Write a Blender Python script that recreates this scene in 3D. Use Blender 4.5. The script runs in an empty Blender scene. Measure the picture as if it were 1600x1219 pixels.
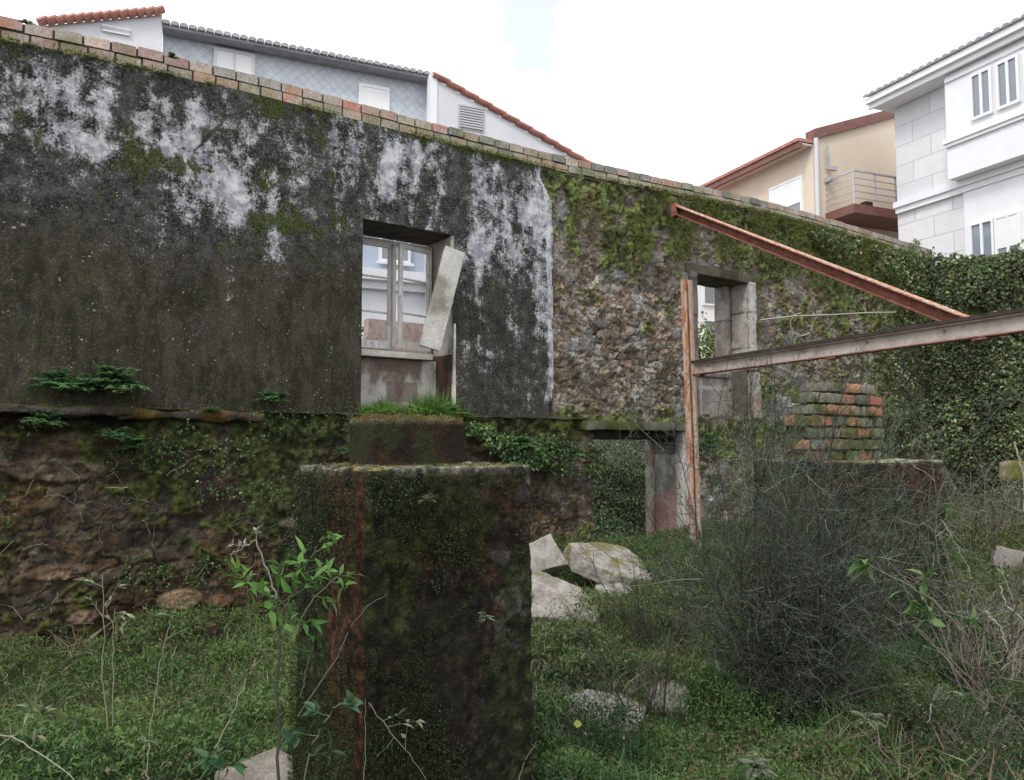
import bpy, math, numpy as np
from mathutils import Vector
rng = np.random.default_rng(7)
S = bpy.context.scene
C = S.collection

# ------------------------------------------------------------------ camera
F = 1220.0; PITCH = math.atan(80/1220); YAW = math.radians(35.6); EYE = 1.7; CAMY = -8.5
cd = bpy.data.cameras.new('camera'); cam = bpy.data.objects.new('camera', cd); C.objects.link(cam)
cam.location = (0, CAMY, EYE); cam.rotation_euler = (math.pi/2+PITCH, 0, -YAW)
cd.sensor_width = 36; cd.lens = 36*F/1600; cd.clip_end = 2000; cd.clip_start = .05
S.camera = cam
# ------------------------------------------------------------------ world: bright broken overcast
SUN = Vector((-.66, -.30, .80)).normalized()
el = math.asin(SUN.z); az = math.atan2(SUN.x, SUN.y)
w = bpy.data.worlds.new('World'); S.world = w; w.use_nodes = True
nt = w.node_tree; nt.nodes.clear()
def N(nt, t, **kw):
    n = nt.nodes.new(t)
    for k, v in kw.items(): setattr(n, k, v)
    return n
L = nt.links.new
sky = N(nt, 'ShaderNodeTexSky', sky_type='NISHITA', sun_disc=False, sun_elevation=el, sun_rotation=az)
tc = N(nt, 'ShaderNodeTexCoord'); nz = N(nt, 'ShaderNodeTexNoise'); nz.inputs['Scale'].default_value = 2.6
nz.inputs['Detail'].default_value = 5; nz.inputs['Roughness'].default_value = .6
L(tc.outputs['Generated'], nz.inputs['Vector'])
mr = N(nt, 'ShaderNodeMapRange'); mr.inputs[1].default_value = .34; mr.inputs[2].default_value = .47
mr.inputs[3].default_value = .48; mr.inputs[4].default_value = 1
L(nz.outputs['Fac'], mr.inputs[0])
mx = N(nt, 'ShaderNodeMix', data_type='RGBA'); mx.inputs[7].default_value = (10.6, 10.8, 11.2, 1)
L(mr.outputs[0], mx.inputs[0]); L(sky.outputs[0], mx.inputs[6])
bg = N(nt, 'ShaderNodeBackground'); bg.inputs['Strength'].default_value = .13
L(mx.outputs[2], bg.inputs['Color'])
wo = N(nt, 'ShaderNodeOutputWorld'); L(bg.outputs[0], wo.inputs[0])
sd = bpy.data.lights.new('sun', 'SUN'); sd.energy = 1.5; sd.angle = math.radians(14); sd.color = (1, .97, .92)
so = bpy.data.objects.new('sun', sd); C.objects.link(so); so.location = (-5, -10, 20)
so.rotation_euler = (-SUN).to_track_quat('-Z', 'Y').to_euler()
S.view_settings.view_transform = 'Standard'; S.view_settings.look = 'None'
S.view_settings.exposure = 0.3; S.view_settings.gamma = 1
S.render.engine = 'CYCLES'
S.cycles.max_bounces = 6; S.cycles.diffuse_bounces = 3; S.cycles.transparent_max_bounces = 12

# ------------------------------------------------------------------ projection helpers (turn a sighting into a place)
cY, sY = math.cos(YAW), math.sin(YAW)
def ray(px, py):
    x = (px-800)/F; y = (609.5-py)/F
    fw = math.cos(PITCH)-y*math.sin(PITCH); z = math.sin(PITCH)+y*math.cos(PITCH)
    return np.array([cY*x+sY*fw, -sY*x+cY*fw, z]), fw
def W(px, py, Y=0):
    r, _ = ray(px, py); t = (Y-CAMY)/r[1]; return t*r[0], EYE+t*r[2]
def D(px, py, d):
    r, fw = ray(px, py); t = d/fw; return np.array([t*r[0], CAMY+t*r[1], EYE+t*r[2]])
def HIT(px, py, A, d):
    r, _ = ray(px, py)                      # plane through A (x,y) along d
    M = np.array([[r[0], -d[0]], [r[1], -d[1]]]); t, s = np.linalg.solve(M, [A[0], A[1]-CAMY])
    return s, EYE+t*r[2]
# ------------------------------------------------------------------ numpy noise
def _h(ix, iy, iz, seed):
    n = (ix.astype(np.int64)*374761393+iy.astype(np.int64)*668265263+iz.astype(np.int64)*2147483647+seed*1274126177) & 0xffffffff
    n = ((n ^ (n >> 13))*1274126177) & 0xffffffff
    n = ((n ^ (n >> 15))*2246822519) & 0xffffffff
    return ((n ^ (n >> 16)) & 0xffffff)/float(0xffffff)
def vn(x, y, z=0, seed=0):
    x, y, z = np.broadcast_arrays(np.asarray(x, float), np.asarray(y, float), np.asarray(z, float))
    i, j, k = np.floor(x), np.floor(y), np.floor(z); a, b, c = x-i, y-j, z-k
    a, b, c = a*a*(3-2*a), b*b*(3-2*b), c*c*(3-2*c); r = 0
    for dx in (0, 1):
        for dy in (0, 1):
            for dz in (0, 1):
                r = r+_h(i+dx, j+dy, k+dz, seed)*(a if dx else 1-a)*(b if dy else 1-b)*(c if dz else 1-c)
    return r
def fbm(x, y, z=0, o=4, seed=0, g=.55):
    r = 0; a = 1; t = 0
    for q in range(o):
        r = r+a*vn(np.asarray(x)*2**q+q*7.3, np.asarray(y)*2**q+q*3.1, np.asarray(z)*2**q+q*5.7, seed+q); t += a; a *= g
    return r/t
def sst(a, b, x): t = np.clip((x-a)/(b-a), 0, 1); return t*t*(3-2*t)
def mixc(c, d, m): m = np.asarray(m)[..., None]; return c*(1-m)+np.asarray(d)*m
# ------------------------------------------------------------------ mesh helpers
def mesh(name, V, Fc, mat, parent=None, col=None, smooth=False):
    V = np.asarray(V, np.float32); me = bpy.data.meshes.new(name)
    if isinstance(Fc, np.ndarray):
        k = Fc.shape[1]; me.vertices.add(len(V)); me.vertices.foreach_set('co', V.ravel())
        me.loops.add(Fc.size); me.loops.foreach_set('vertex_index', Fc.astype(np.int32).ravel())
        me.polygons.add(len(Fc)); me.polygons.foreach_set('loop_start', np.arange(len(Fc), dtype=np.int32)*k)
        me.update(calc_edges=True)
    else:
        me.from_pydata(V.tolist(), [], Fc)
    if col is not None:
        a = me.color_attributes.new('col', 'FLOAT_COLOR', 'POINT'); cc = np.ones((len(V), 4), np.float32); cc[:, :3] = col
        a.data.foreach_set('color', cc.ravel())
    if smooth: me.polygons.foreach_set('use_smooth', np.ones(len(me.polygons), bool))
    me.update(); me.materials.append(mat)
    o = bpy.data.objects.new(name, me); C.objects.link(o)
    if parent: o.parent = parent
    return o
def tag(o, label=None, cat=None, group=None, kind=None):
    if label: o['label'] = label
    if cat: o['category'] = cat
    if group: o['group'] = group
    if kind: o['kind'] = kind
    return o
def empty(name, loc=(0, 0, 0), rz=0):
    o = bpy.data.objects.new(name, None); C.objects.link(o); o.location = loc; o.rotation_euler = (0, 0, rz)
    o.empty_display_size = .2; return o
class MB:
    def __init__(s): s.V = []; s.F = []
    def add(s, V, Fc):
        n = len(s.V); s.V += [tuple(map(float, v)) for v in V]; s.F += [[i+n for i in f] for f in Fc]; return s
    def box(s, x0, x1, y0, y1, z0, z1):
        return s.add([(x, y, z) for z in (z0, z1) for y in (y0, y1) for x in (x0, x1)],
                     [[0, 2, 3, 1], [4, 5, 7, 6], [0, 1, 5, 4], [2, 6, 7, 3], [0, 4, 6, 2], [1, 3, 7, 5]])
    def prism(s, poly, y0, y1):            # poly in x,z
        n = len(poly); V = [(x, y0, z) for x, z in poly]+[(x, y1, z) for x, z in poly]
        return s.add(V, [list(range(n)), list(range(2*n-1, n-1, -1))]+[[i, i+n, (i+1) % n+n, (i+1) % n] for i in range(n)])
    def bar(s, a, b, prof, up=(0, 0, 1)):  # extrude closed 2-D profile from a to b
        a, b = Vector(a), Vector(b); d = (b-a).normalized(); r = d.cross(Vector(up)).normalized(); u = r.cross(d)
        n = len(prof); V = [tuple(p+r*x+u*z) for p in (a, b) for x, z in prof]
        return s.add(V, [list(range(n))[::-1], list(range(n, 2*n))]+[[i, (i+1) % n, (i+1) % n+n, i+n] for i in range(n)])
    def build(s, name, mat, parent=None, smooth=False, bevel=0):
        o = mesh(name, s.V, s.F, mat, parent, smooth=smooth)
        if bevel:
            m = o.modifiers.new('bevel', 'BEVEL'); m.width = bevel; m.segments = 2; m.limit_method = 'ANGLE'
        return o
def rough_box(x0, x1, y0, y1, z0, z1, res=.03, amp=.01, rnd=.02, seed=0, freq=6):
    """subdivided box with worn, rounded edges and uneven faces -> V, F"""
    Vs = []; Fs = []; n0 = 0; lo = np.array([x0, y0, z0], float); hi = np.array([x1, y1, z1], float)
    for ax in range(3):
        o = [i for i in range(3) if i != ax]
        na = max(2, int((hi[o[0]]-lo[o[0]])/res)+1); nb = max(2, int((hi[o[1]]-lo[o[1]])/res)+1)
        A, B = np.meshgrid(np.linspace(lo[o[0]], hi[o[0]], na), np.linspace(lo[o[1]], hi[o[1]], nb), indexing='ij')
        for side in (0, 1):
            P = np.zeros((na*nb, 3)); P[:, o[0]] = A.ravel(); P[:, o[1]] = B.ravel(); P[:, ax] = (lo, hi)[side][ax]
            i = np.arange(na*nb).reshape(na, nb)
            q = np.stack([i[:-1, :-1], i[1:, :-1], i[1:, 1:], i[:-1, 1:]], -1).reshape(-1, 4)
            if (side == 1) == (ax == 1): q = q[:, ::-1]
            Vs.append(P); Fs.append(q+n0); n0 += na*nb
    V = np.concatenate(Vs); Fc = np.concatenate(Fs)
    wob = .5+fbm(V[:, 0]*2.3, V[:, 1]*2.3, V[:, 2]*2.3, 2, seed+9)
    r = (rnd*wob)[:, None]; inner = np.clip(V, lo+r, hi-r); d = V-inner; l = np.linalg.norm(d, axis=1, keepdims=True)
    V2 = inner+d/np.maximum(l, 1e-9)*r
    nrm = d/np.maximum(l, 1e-9)
    h = (fbm(V[:, 0]*freq, V[:, 1]*freq, V[:, 2]*freq, 5, seed)-.5)*2*amp
    return V2+nrm*h[:, None], Fc, nrm
def grid(xs, ys):
    A, B = np.meshgrid(xs, ys, indexing='ij'); i = np.arange(A.size).reshape(A.shape)
    return A.ravel(), B.ravel(), np.stack([i[:-1, :-1], i[1:, :-1], i[1:, 1:], i[:-1, 1:]], -1).reshape(-1, 4)
def tubes(P, R, sides=3):
    """P (N,K,3) polylines, R (N,K) radii -> V,F"""
    n, k, _ = P.shape; T = np.gradient(P, axis=1); T /= np.maximum(np.linalg.norm(T, axis=2, keepdims=True), 1e-9)
    ref = np.where(np.abs(T[..., 2:3]) > .9, np.array([1., 0, 0]), np.array([0, 0, 1.]))
    A = np.cross(T, ref); A /= np.maximum(np.linalg.norm(A, axis=2, keepdims=True), 1e-9); B = np.cross(T, A)
    a = np.arange(sides)*2*np.pi/sides
    V = P[:, :, None]+R[:, :, None, None]*(A[:, :, None]*np.cos(a)[:, None]+B[:, :, None]*np.sin(a)[:, None])
    i = np.arange(n*k*sides).reshape(n, k, sides); j = np.roll(i, -1, 2)
    Fc = np.stack([i[:, :-1], j[:, :-1], j[:, 1:], i[:, 1:]], -1).reshape(-1, 4)
    return V.reshape(-1, 3), Fc
def unit(v): return v/np.maximum(np.linalg.norm(v, axis=-1, keepdims=True), 1e-9)
def leaves(P, Dr, Nm, ln, wd, col, droop=.25):
    """folded, drooping leaves: P base, Dr direction, Nm normal, 6 verts each"""
    n = len(P); Dr = unit(Dr); Sd = unit(np.cross(Dr, Nm)); Nm = np.cross(Sd, Dr)
    ln = np.broadcast_to(ln, n)[:, None]; wd = np.broadcast_to(wd, n)[:, None]
    m = P+Dr*ln*.45+Nm*ln*.06; t = P+Dr*ln-Nm*ln*droop
    V = np.stack([P, m+Sd*wd*.5+Nm*wd*.15, m, m-Sd*wd*.5+Nm*wd*.15, t], 1).reshape(-1, 3)
    b = (np.arange(n)*5)[:, None]
    Fc = np.concatenate([b+np.array([0, 2, 1]), b+np.array([0, 3, 2]), b+np.array([1, 2, 4]), b+np.array([2, 3, 4])])
    return V, Fc, np.repeat(col, 5, 0)
def leaves2(P, Dr, Nm, ln, wd, col, droop=.3):
    """longer leaf with a midrib and a curved, tapering outline, 8 verts each"""
    n = len(P); Dr = unit(Dr); Sd = unit(np.cross(Dr, Nm)); Nm = np.cross(Sd, Dr)
    ln = np.broadcast_to(ln, n)[:, None]; wd = np.broadcast_to(wd, n)[:, None]; q = lambda t: P+Dr*ln*t*(1-.12*t)-Nm*ln*droop*t*t
    a, b, c = q(.32), q(.66), q(1.)
    V = np.stack([P, a+Sd*wd*.5+Nm*wd*.12, a, a-Sd*wd*.5+Nm*wd*.12, b+Sd*wd*.36+Nm*wd*.1, b, b-Sd*wd*.36+Nm*wd*.1, c], 1).reshape(-1, 3)
    o = (np.arange(n)*8)[:, None]; T = [(0, 2, 1), (0, 3, 2), (1, 2, 5), (1, 5, 4), (2, 3, 6), (2, 6, 5), (4, 5, 7), (5, 6, 7)]
    return V, np.concatenate([o+np.array(t) for t in T]), np.repeat(col, 8, 0)
class Soup:
    def __init__(s): s.V = []; s.F = []; s.c = []; s.n = 0
    def add(s, V, Fc, col):
        if Fc.shape[1] == 4: Fc = np.concatenate([Fc[:, [0, 1, 2]], Fc[:, [0, 2, 3]]])
        s.V.append(V); s.F.append(Fc+s.n); s.n += len(V); c = np.asarray(col, float)
        s.c.append(np.broadcast_to(c, (len(V), 3)) if c.ndim == 1 else c)
    def build(s, name, mat, parent=None, smooth=False):
        return mesh(name, np.concatenate(s.V), np.concatenate(s.F), mat, parent, np.concatenate(s.c), smooth)
def rdir(n, up=0.): v = rng.normal(size=(n, 3)); v[:, 2] += up; return unit(v)
def jit(c, n, v=.25, h=.15):
    c = np.asarray(c, float)[None]*np.exp(rng.normal(0, v, (n, 1)))*np.exp(rng.normal(0, h, (n, 3))); return np.clip(c, 0, .9)
# ------------------------------------------------------------------ materials
def newmat(name):
    m = bpy.data.materials.new(name); m.use_nodes = True; m.node_tree.nodes.clear(); t = m.node_tree
    o = N(t, 'ShaderNodeOutputMaterial'); b = N(t, 'ShaderNodeBsdfPrincipled'); t.links.new(b.outputs[0], o.inputs[0])
    return m, t, b, o
def noise(t, sc, det=6, rough=.6, vec=None, scale3=None, coord='Object'):
    if vec is None:
        c = N(t, 'ShaderNodeTexCoord'); vec = c.outputs[coord]
    if scale3:
        mp = N(t, 'ShaderNodeMapping'); mp.inputs['Scale'].default_value = scale3; t.links.new(vec, mp.inputs[0]); vec = mp.outputs[0]
    n = N(t, 'ShaderNodeTexNoise'); n.inputs['Scale'].default_value = sc; n.inputs['Detail'].default_value = det
    n.inputs['Roughness'].default_value = rough; t.links.new(vec, n.inputs['Vector']); return n.outputs['Fac']
def mrange(t, v, a, b, c=0., d=1.):
    m = N(t, 'ShaderNodeMapRange'); m.interpolation_type = 'SMOOTHSTEP'
    for i, q in enumerate((a, b, c, d)): m.inputs[i+1].default_value = q
    t.links.new(v, m.inputs[0]); return m.outputs[0]
def mth(t, op, a, b=None):
    m = N(t, 'ShaderNodeMath', operation=op)
    for i, q in enumerate((a, b)):
        if q is None: continue
        if isinstance(q, (int, float)): m.inputs[i].default_value = q
        else: t.links.new(q, m.inputs[i])
    return m.outputs[0]
def mixn(t, f, a, b, mode='MIX'):
    m = N(t, 'ShaderNodeMix', data_type='RGBA', blend_type=mode)
    for i, q in ((0, f), (6, a), (7, b)):
        if isinstance(q, (int, float)): m.inputs[i].default_value = q
        elif isinstance(q, tuple): m.inputs[i].default_value = (*q, 1)
        else: t.links.new(q, m.inputs[i])
    return m.outputs[2]
def bump(t, b, h, dist=.01, st=.6):
    n = N(t, 'ShaderNodeBump'); n.inputs['Strength'].default_value = st; n.inputs['Distance'].default_value = dist
    t.links.new(h, n.inputs['Height']); t.links.new(n.outputs[0], b.inputs['Normal'])
def mat_v(name, sc=25, amt=.6, bd=.01, rough=.9, tint=None, tsc=8, bst=.7):
    """colour from the mesh's own colour layer, broken up by fine noise"""
    m, t, b, o = newmat(name); a = N(t, 'ShaderNodeAttribute', attribute_name='col')
    f = noise(t, sc, 8, .7); k = mrange(t, f, .25, .75, 1-amt, 1+amt)
    cc = N(t, 'ShaderNodeCombineXYZ'); [t.links.new(k, cc.inputs[i]) for i in range(3)]
    c = mixn(t, 1., a.outputs['Color'], cc.outputs[0], 'MULTIPLY')
    if tint: c = mixn(t, mrange(t, noise(t, tsc, 5), .5, .65, 0, .7), c, tint)
    t.links.new(c, b.inputs['Base Color']); b.inputs['Roughness'].default_value = rough; b.inputs['Specular IOR Level'].default_value = .25
    bump(t, b, f, bd, bst); return m
def mat_leaf(name, tr=.3, rough=.55):
    m, t, b, o = newmat(name); a = N(t, 'ShaderNodeAttribute', attribute_name='col')
    t.links.new(a.outputs['Color'], b.inputs['Base Color']); b.inputs['Roughness'].default_value = rough; b.inputs['Specular IOR Level'].default_value = .3
    if tr:
        g = N(t, 'ShaderNodeBsdfTranslucent'); t.links.new(a.outputs['Color'], g.inputs[0]); x = N(t, 'ShaderNodeMixShader'); x.inputs[0].default_value = tr
        t.links.new(b.outputs[0], x.inputs[1]); t.links.new(g.outputs[0], x.inputs[2]); t.links.new(x.outputs[0], o.inputs[0])
    return m
def mat_p(name, c1, c2, sc=6, rough=.8, bd=.004, c3=None, s3=None, metal=0, lo=.35, hi=.65, c3r=(.55, .68)):
    m, t, b, o = newmat(name); f = noise(t, sc, 7, .65, scale3=s3)
    c = mixn(t, mrange(t, f, lo, hi), c1, c2)
    if c3: c = mixn(t, mrange(t, noise(t, sc*2.7, 6, .7), *c3r), c, c3)
    t.links.new(c, b.inputs['Base Color']); b.inputs['Roughness'].default_value = rough; b.inputs['Metallic'].default_value = metal
    b.inputs['Specular IOR Level'].default_value = .3
    if bd: bump(t, b, noise(t, sc*6, 6, .7), bd)
    return m
M_stone = mat_v('rubble_stone', 38, .55, .012)
M_conc = mat_v('mossy_concrete', 70, .7, .02, bst=1.)
M_soil = mat_v('soil', 14, .5, .03)
M_slab = mat_v('pale_granite', 60, .35, .006)
M_brick = mat_v('brick_clay', 40, .4, .006)
M_leaf = mat_leaf('leaf'); M_dry = mat_leaf('dry_stem', 0, .8); M_twig = mat_leaf('twig', 0, .8)
M_rust = mat_p('rusted_steel', (.18, .060, .040), (.29, .13, .095), 9, .7, .004, (.09, .03, .022))
M_rust2 = mat_p('flaking_paint_steel', (.46, .41, .37), (.34, .28, .25), 5, .7, .003, (.26, .10, .06), c3r=(.60, .70))
M_rust3 = mat_p('rust_streaked_steel', (.36, .14, .07), (.44, .34, .27), 4, .8, .004, (.20, .07, .04), s3=(5, 5, .8), lo=.45, hi=.56)
M_wood = mat_p('weathered_wood', (.66, .63, .61), (.42, .39, .37), 4, .85, .004, (.13, .11, .10), s3=(14, 14, 1.5), c3r=(.58, .7))
M_board = mat_p('weathered_board', (.46, .44, .41), (.33, .31, .28), 3, .85, .004, (.20, .18, .16), c3r=(.6, .72))
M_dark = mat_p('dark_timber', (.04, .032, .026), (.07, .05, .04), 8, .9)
M_lime = mat_p('old_limewash', (.46, .44, .40), (.22, .20, .17), 5, .9, .006, (.16, .13, .10), c3r=(.5, .62))
M_pink = mat_p('pink_stone_blocks', (.30, .24, .21), (.21, .16, .14), 4, .9, .006, (.40, .38, .35), c3r=(.52, .6))
M_redst = mat_p('red_stained_plaster', (.30, .27, .24), (.26, .13, .12), 3, .9, .005, (.17, .13, .11), s3=(1, 1, .6), c3r=(.54, .62))
M_white = mat_p('white_render', (.80, .80, .81), (.76, .76, .78), 2, .8, 0)
M_whiteg = mat_p('grey_white_render', (.66, .66, .69), (.60, .60, .64), 1.2, .85, 0)
M_frame = mat_p('white_frame', (.82, .82, .82), (.78, .78, .79), 3, .5, 0)
M_cream = mat_p('cream_render', (.72, .60, .47), (.66, .56, .46), 1.1, .85, 0, (.58, .53, .46), c3r=(.6, .8))
M_brown = mat_p('brown_fascia', (.22, .10, .08), (.16, .075, .06), 3, .6, 0)
M_rtile = mat_p('red_roof_tile', (.46, .22, .17), (.34, .15, .12), 5, .8, .004)
M_gtile = mat_p('grey_roof_sheet', (.48, .47, .48), (.36, .36, .37), 3, .8, .004)
M_metal = mat_p('pale_metal', (.55, .56, .58), (.48, .48, .5), 5, .4, 0, metal=.5)
def mat_glass(name, see):
    m, t, b, o = newmat(name); b.inputs['Base Color'].default_value = (.20, .23, .27, 1); b.inputs['Roughness'].default_value = .06
    b.inputs['Specular IOR Level'].default_value = .9
    if see:
        g = N(t, 'ShaderNodeBsdfTransparent'); g.inputs[0].default_value = (.93, .94, .95, 1); x = N(t, 'ShaderNodeMixShader'); x.inputs[0].default_value = see
        t.links.new(b.outputs[0], x.inputs[1]); t.links.new(g.outputs[0], x.inputs[2]); t.links.new(x.outputs[0], o.inputs[0])
    return m
M_glass = mat_glass('house_glass', 0); M_pane = mat_glass('dusty_pane', .93)
def mat_slate():
    m, t, b, o = newmat('slate_scales'); c = N(t, 'ShaderNodeTexCoord')
    mp = N(t, 'ShaderNodeMapping'); mp.inputs['Rotation'].default_value = (0, math.radians(45), 0); t.links.new(c.outputs['Object'], mp.inputs[0])
    sx = N(t, 'ShaderNodeSeparateXYZ'); t.links.new(mp.outputs[0], sx.inputs[0])
    def ln(ax):
        f = mth(t, 'FRACT', mth(t, 'MULTIPLY', sx.outputs[ax], 6.5)); return f
    e = mth(t, 'MINIMUM', ln(0), ln(2)); k = mrange(t, e, .0, .10, 0, 1)
    c1 = mixn(t, mrange(t, noise(t, 5, 3), .3, .7), (.52, .55, .62), (.64, .67, .72))
    c2 = mixn(t, k, (.34, .36, .41), c1); t.links.new(c2, b.inputs['Base Color']); b.inputs['Roughness'].default_value = .6
    bump(t, b, e, .01, .4); return m
M_slate = mat_slate()
def mat_blocks():
    m, t, b, o = newmat('stone_cladding'); c = N(t, 'ShaderNodeTexCoord'); mp = N(t, 'ShaderNodeMapping')
    mp.inputs['Rotation'].default_value = (math.radians(-90), 0, 0); t.links.new(c.outputs['Object'], mp.inputs[0])
    k = N(t, 'ShaderNodeTexBrick'); t.links.new(mp.outputs[0], k.inputs[0])
    k.inputs['Color1'].default_value = (.64, .64, .65, 1); k.inputs['Color2'].default_value = (.74, .73, .73, 1); k.inputs['Mortar'].default_value = (.44, .44, .46, 1)
    k.inputs['Scale'].default_value = 1; k.inputs['Mortar Size'].default_value = .012; k.inputs['Brick Width'].default_value = 1.05; k.inputs['Row Height'].default_value = .52
    c2 = mixn(t, mrange(t, noise(t, 3, 6), .35, .7, 0, .35), k.outputs[0], (.55, .55, .57)); t.links.new(c2, b.inputs['Base Color'])
    b.inputs['Roughness'].default_value = .7; return m
M_blocks = mat_blocks()
def mat_plaster():
    m, t, b, o = newmat('blackened_lime_plaster'); a = N(t, 'ShaderNodeAttribute', attribute_name='col')
    sp = N(t, 'ShaderNodeSeparateColor'); t.links.new(a.outputs['Color'], sp.inputs[0]); lime, moss, brown = sp.outputs
    st = noise(t, 5.0, 7, .62, scale3=(1, 1, .22))       # vertical rain streaks
    md = noise(t, 7, 9, .72); fi = noise(t, 42, 6, .75); big = noise(t, 1.6, 4, .5)
    base = mixn(t, mrange(t, md, .38, .62), (.010, .0105, .009), (.062, .062, .056))
    base = mixn(t, mrange(t, fi, .46, .62, 0, .42), base, (.16, .155, .145))
    br = mixn(t, mrange(t, st, .3, .7), (.015, .0135, .008), (.055, .045, .030))
    br = mixn(t, mrange(t, fi, .49, .64, 0, .5), br, (.14, .12, .09)); br = mixn(t, mrange(t, noise(t, 9, 6, .7, scale3=(1, 1, .5)), .48, .60, 0, .7), br, (.014, .017, .008))
    base = mixn(t, mth(t, 'MULTIPLY', brown, mrange(t, big, .2, .6, .65, 1)), base, br)
    # limewash left where the black crust has washed off
    lv = mth(t, 'ADD', mth(t, 'ADD', lime, mth(t, 'MULTIPLY', mth(t, 'SUBTRACT', st, .5), 2.6)), mth(t, 'ADD', mth(t, 'MULTIPLY', mth(t, 'SUBTRACT', md, .5), 3.2), mth(t, 'MULTIPLY', mth(t, 'SUBTRACT', fi, .5), 2.4)))
    lc = mixn(t, mrange(t, noise(t, 9, 7, .7), .35, .65), (.23, .23, .265), (.60, .595, .605))
    base = mixn(t, mrange(t, lv, .32, 1.12, 0, .95), base, lc)
    # pin-head lichen spots
    vo = N(t, 'ShaderNodeTexVoronoi'); vo.inputs['Scale'].default_value = 26; cx = N(t, 'ShaderNodeTexCoord'); t.links.new(cx.outputs['Object'], vo.inputs['Vector'])
    sz = mrange(t, noise(t, 5, 4, .7), .48, .75, .0, .42)
    spot = mth(t, 'LESS_THAN', vo.outputs['Distance'], sz)
    base = mixn(t, mth(t, 'MULTIPLY', spot, mrange(t, fi, .4, .6, 0, .75)), base, (.40, .40, .37))
    m2 = noise(t, 6.3, 8, .7, scale3=(1.3, 1.3, .9)); mv = mth(t, 'ADD', moss, mth(t, 'MULTIPLY', mth(t, 'SUBTRACT', m2, .5), 3.4))
    mc = mixn(t, mrange(t, fi, .40, .60), (.012, .019, .004), (.060, .078, .018))
    base = mixn(t, mrange(t, mv, .48, .85, 0, .93), base, mc)
    t.links.new(base, b.inputs['Base Color']); b.inputs['Roughness'].default_value = .92; b.inputs['Specular IOR Level'].default_value = .2
    bump(t, b, mth(t, 'ADD', mth(t, 'MULTIPLY', md, .7), mth(t, 'MULTIPLY', fi, .5)), .02, .6); return m
M_plaster = mat_plaster()

# ================================================================== THE SETTING: ground in one sheet
def gz(x, y):
    x = np.asarray(x, float); y = np.asarray(y, float)
    g = -.17+.03*np.clip(x, -6, 18)+.34*(fbm(x*1.1, y*1.1, 0, 3, 40)-.5)+.10*sst(-1.2, 0, y)*(1-sst(7, 7.6, x)*(1-sst(9.2, 9.8, x)))
    g = g+.05*(fbm(x*3, y*3, 0, 3, 44)-.5)
    return g-.24*sst(5.2, 3.4, x)*sst(-4.2, -1.8, y)
def coords(lo, hi, st, far): 
    a = np.arange(lo, hi+1e-6, st); e = np.array([1, 3, 8, 20, 60, 200, far]); return np.concatenate([lo-e[::-1], a, hi+e])
gx, gy, gf = grid(coords(-6, 20, .1, 500), coords(-12, 3, .1, 500))
gg = gz(gx, gy); gg = gg+(1.9-gg)*np.maximum(np.maximum(np.clip((gy-1.3)/1.9, 0, 1), sst(17.75, 18.0, gx)), 0)
gc = mixc(np.full((len(gx), 3), (.04, .035, .02)), (.035, .05, .015), sst(.4, .6, fbm(gx*1.5, gy*1.5, 0, 4, 3)))
gc = mixc(gc, (.26, .25, .24), np.maximum(sst(2.4, 2.6, gy), sst(18.2, 18.4, gx)))
ground = mesh('ground', np.stack([gx, gy, gg], 1), gf, M_soil, col=gc, smooth=True); tag(ground, kind='structure')

# ================================================================== RUINED WALL
wall = empty('ruined_wall', (0, 0, 0)); tag(wall, 'long ruined stone wall, left half in blackened plaster, right half bare mossy rubble', 'wall')
LEDGE = 2.05; XL, XR = -7.0, 17.5; PE = 6.75
W1 = (3.87, 5.12, LEDGE, 4.34); O2 = (9.79, 11.12, 2.13, 4.44); DR = (7.54, 9.34, -.6, 1.86)
def topz(x): return np.interp(np.asarray(x, float), [-4, .2, 1.2, 2.6, 5, 6.9, 8.2, 9.4, 10.6, 12, 14, 16, 18], [5.40, 5.44, 5.50, 5.545, 5.55, 5.575, 5.63, 5.68, 5.74, 5.78, 5.785, 5.76, 5.75])
def stones(x, z, w, h, seed):
    wx = (fbm(x*2.2, z*2.2, 0, 3, seed+50)-.5)*.22; wz = (fbm(x*1.4, z*1.4, 0, 3, seed+60)-.5)*.20
    a = (x+wx)/w; b = (z+wz)/h; row = np.floor(b); a = a+_h(row, row*0, row*0, seed)*.9
    i, j = np.floor(a), np.floor(b); f1 = np.full(a.shape, 9.); f2 = f1.copy(); ci = i.copy(); cj = j.copy(); ox = a*0; oz = a*0
    for dx in (-2, -1, 0, 1, 2):
        for dz in (-1, 0, 1):
            u, v = i+dx, j+dz; px = u+.5+(_h(u, v, u*0, seed+1)-.5)*.95; pz = v+.5+(_h(u, v, u*0, seed+2)-.5)*.8
            d = np.abs(a-px)**2.4+np.abs(b-pz)**2.4; d = d**(1/2.4); cl = d < f1
            f2 = np.where(cl, f1, np.minimum(f2, d)); ox = np.where(cl, a-px, ox); oz = np.where(cl, b-pz, oz)
            f1 = np.where(cl, d, f1); ci = np.where(cl, u, ci); cj = np.where(cl, v, cj)
    e = f2-f1; r = [_h(ci, cj, ci*0, seed+3+q) for q in range(5)]
    return e, r, ox, oz
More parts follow.
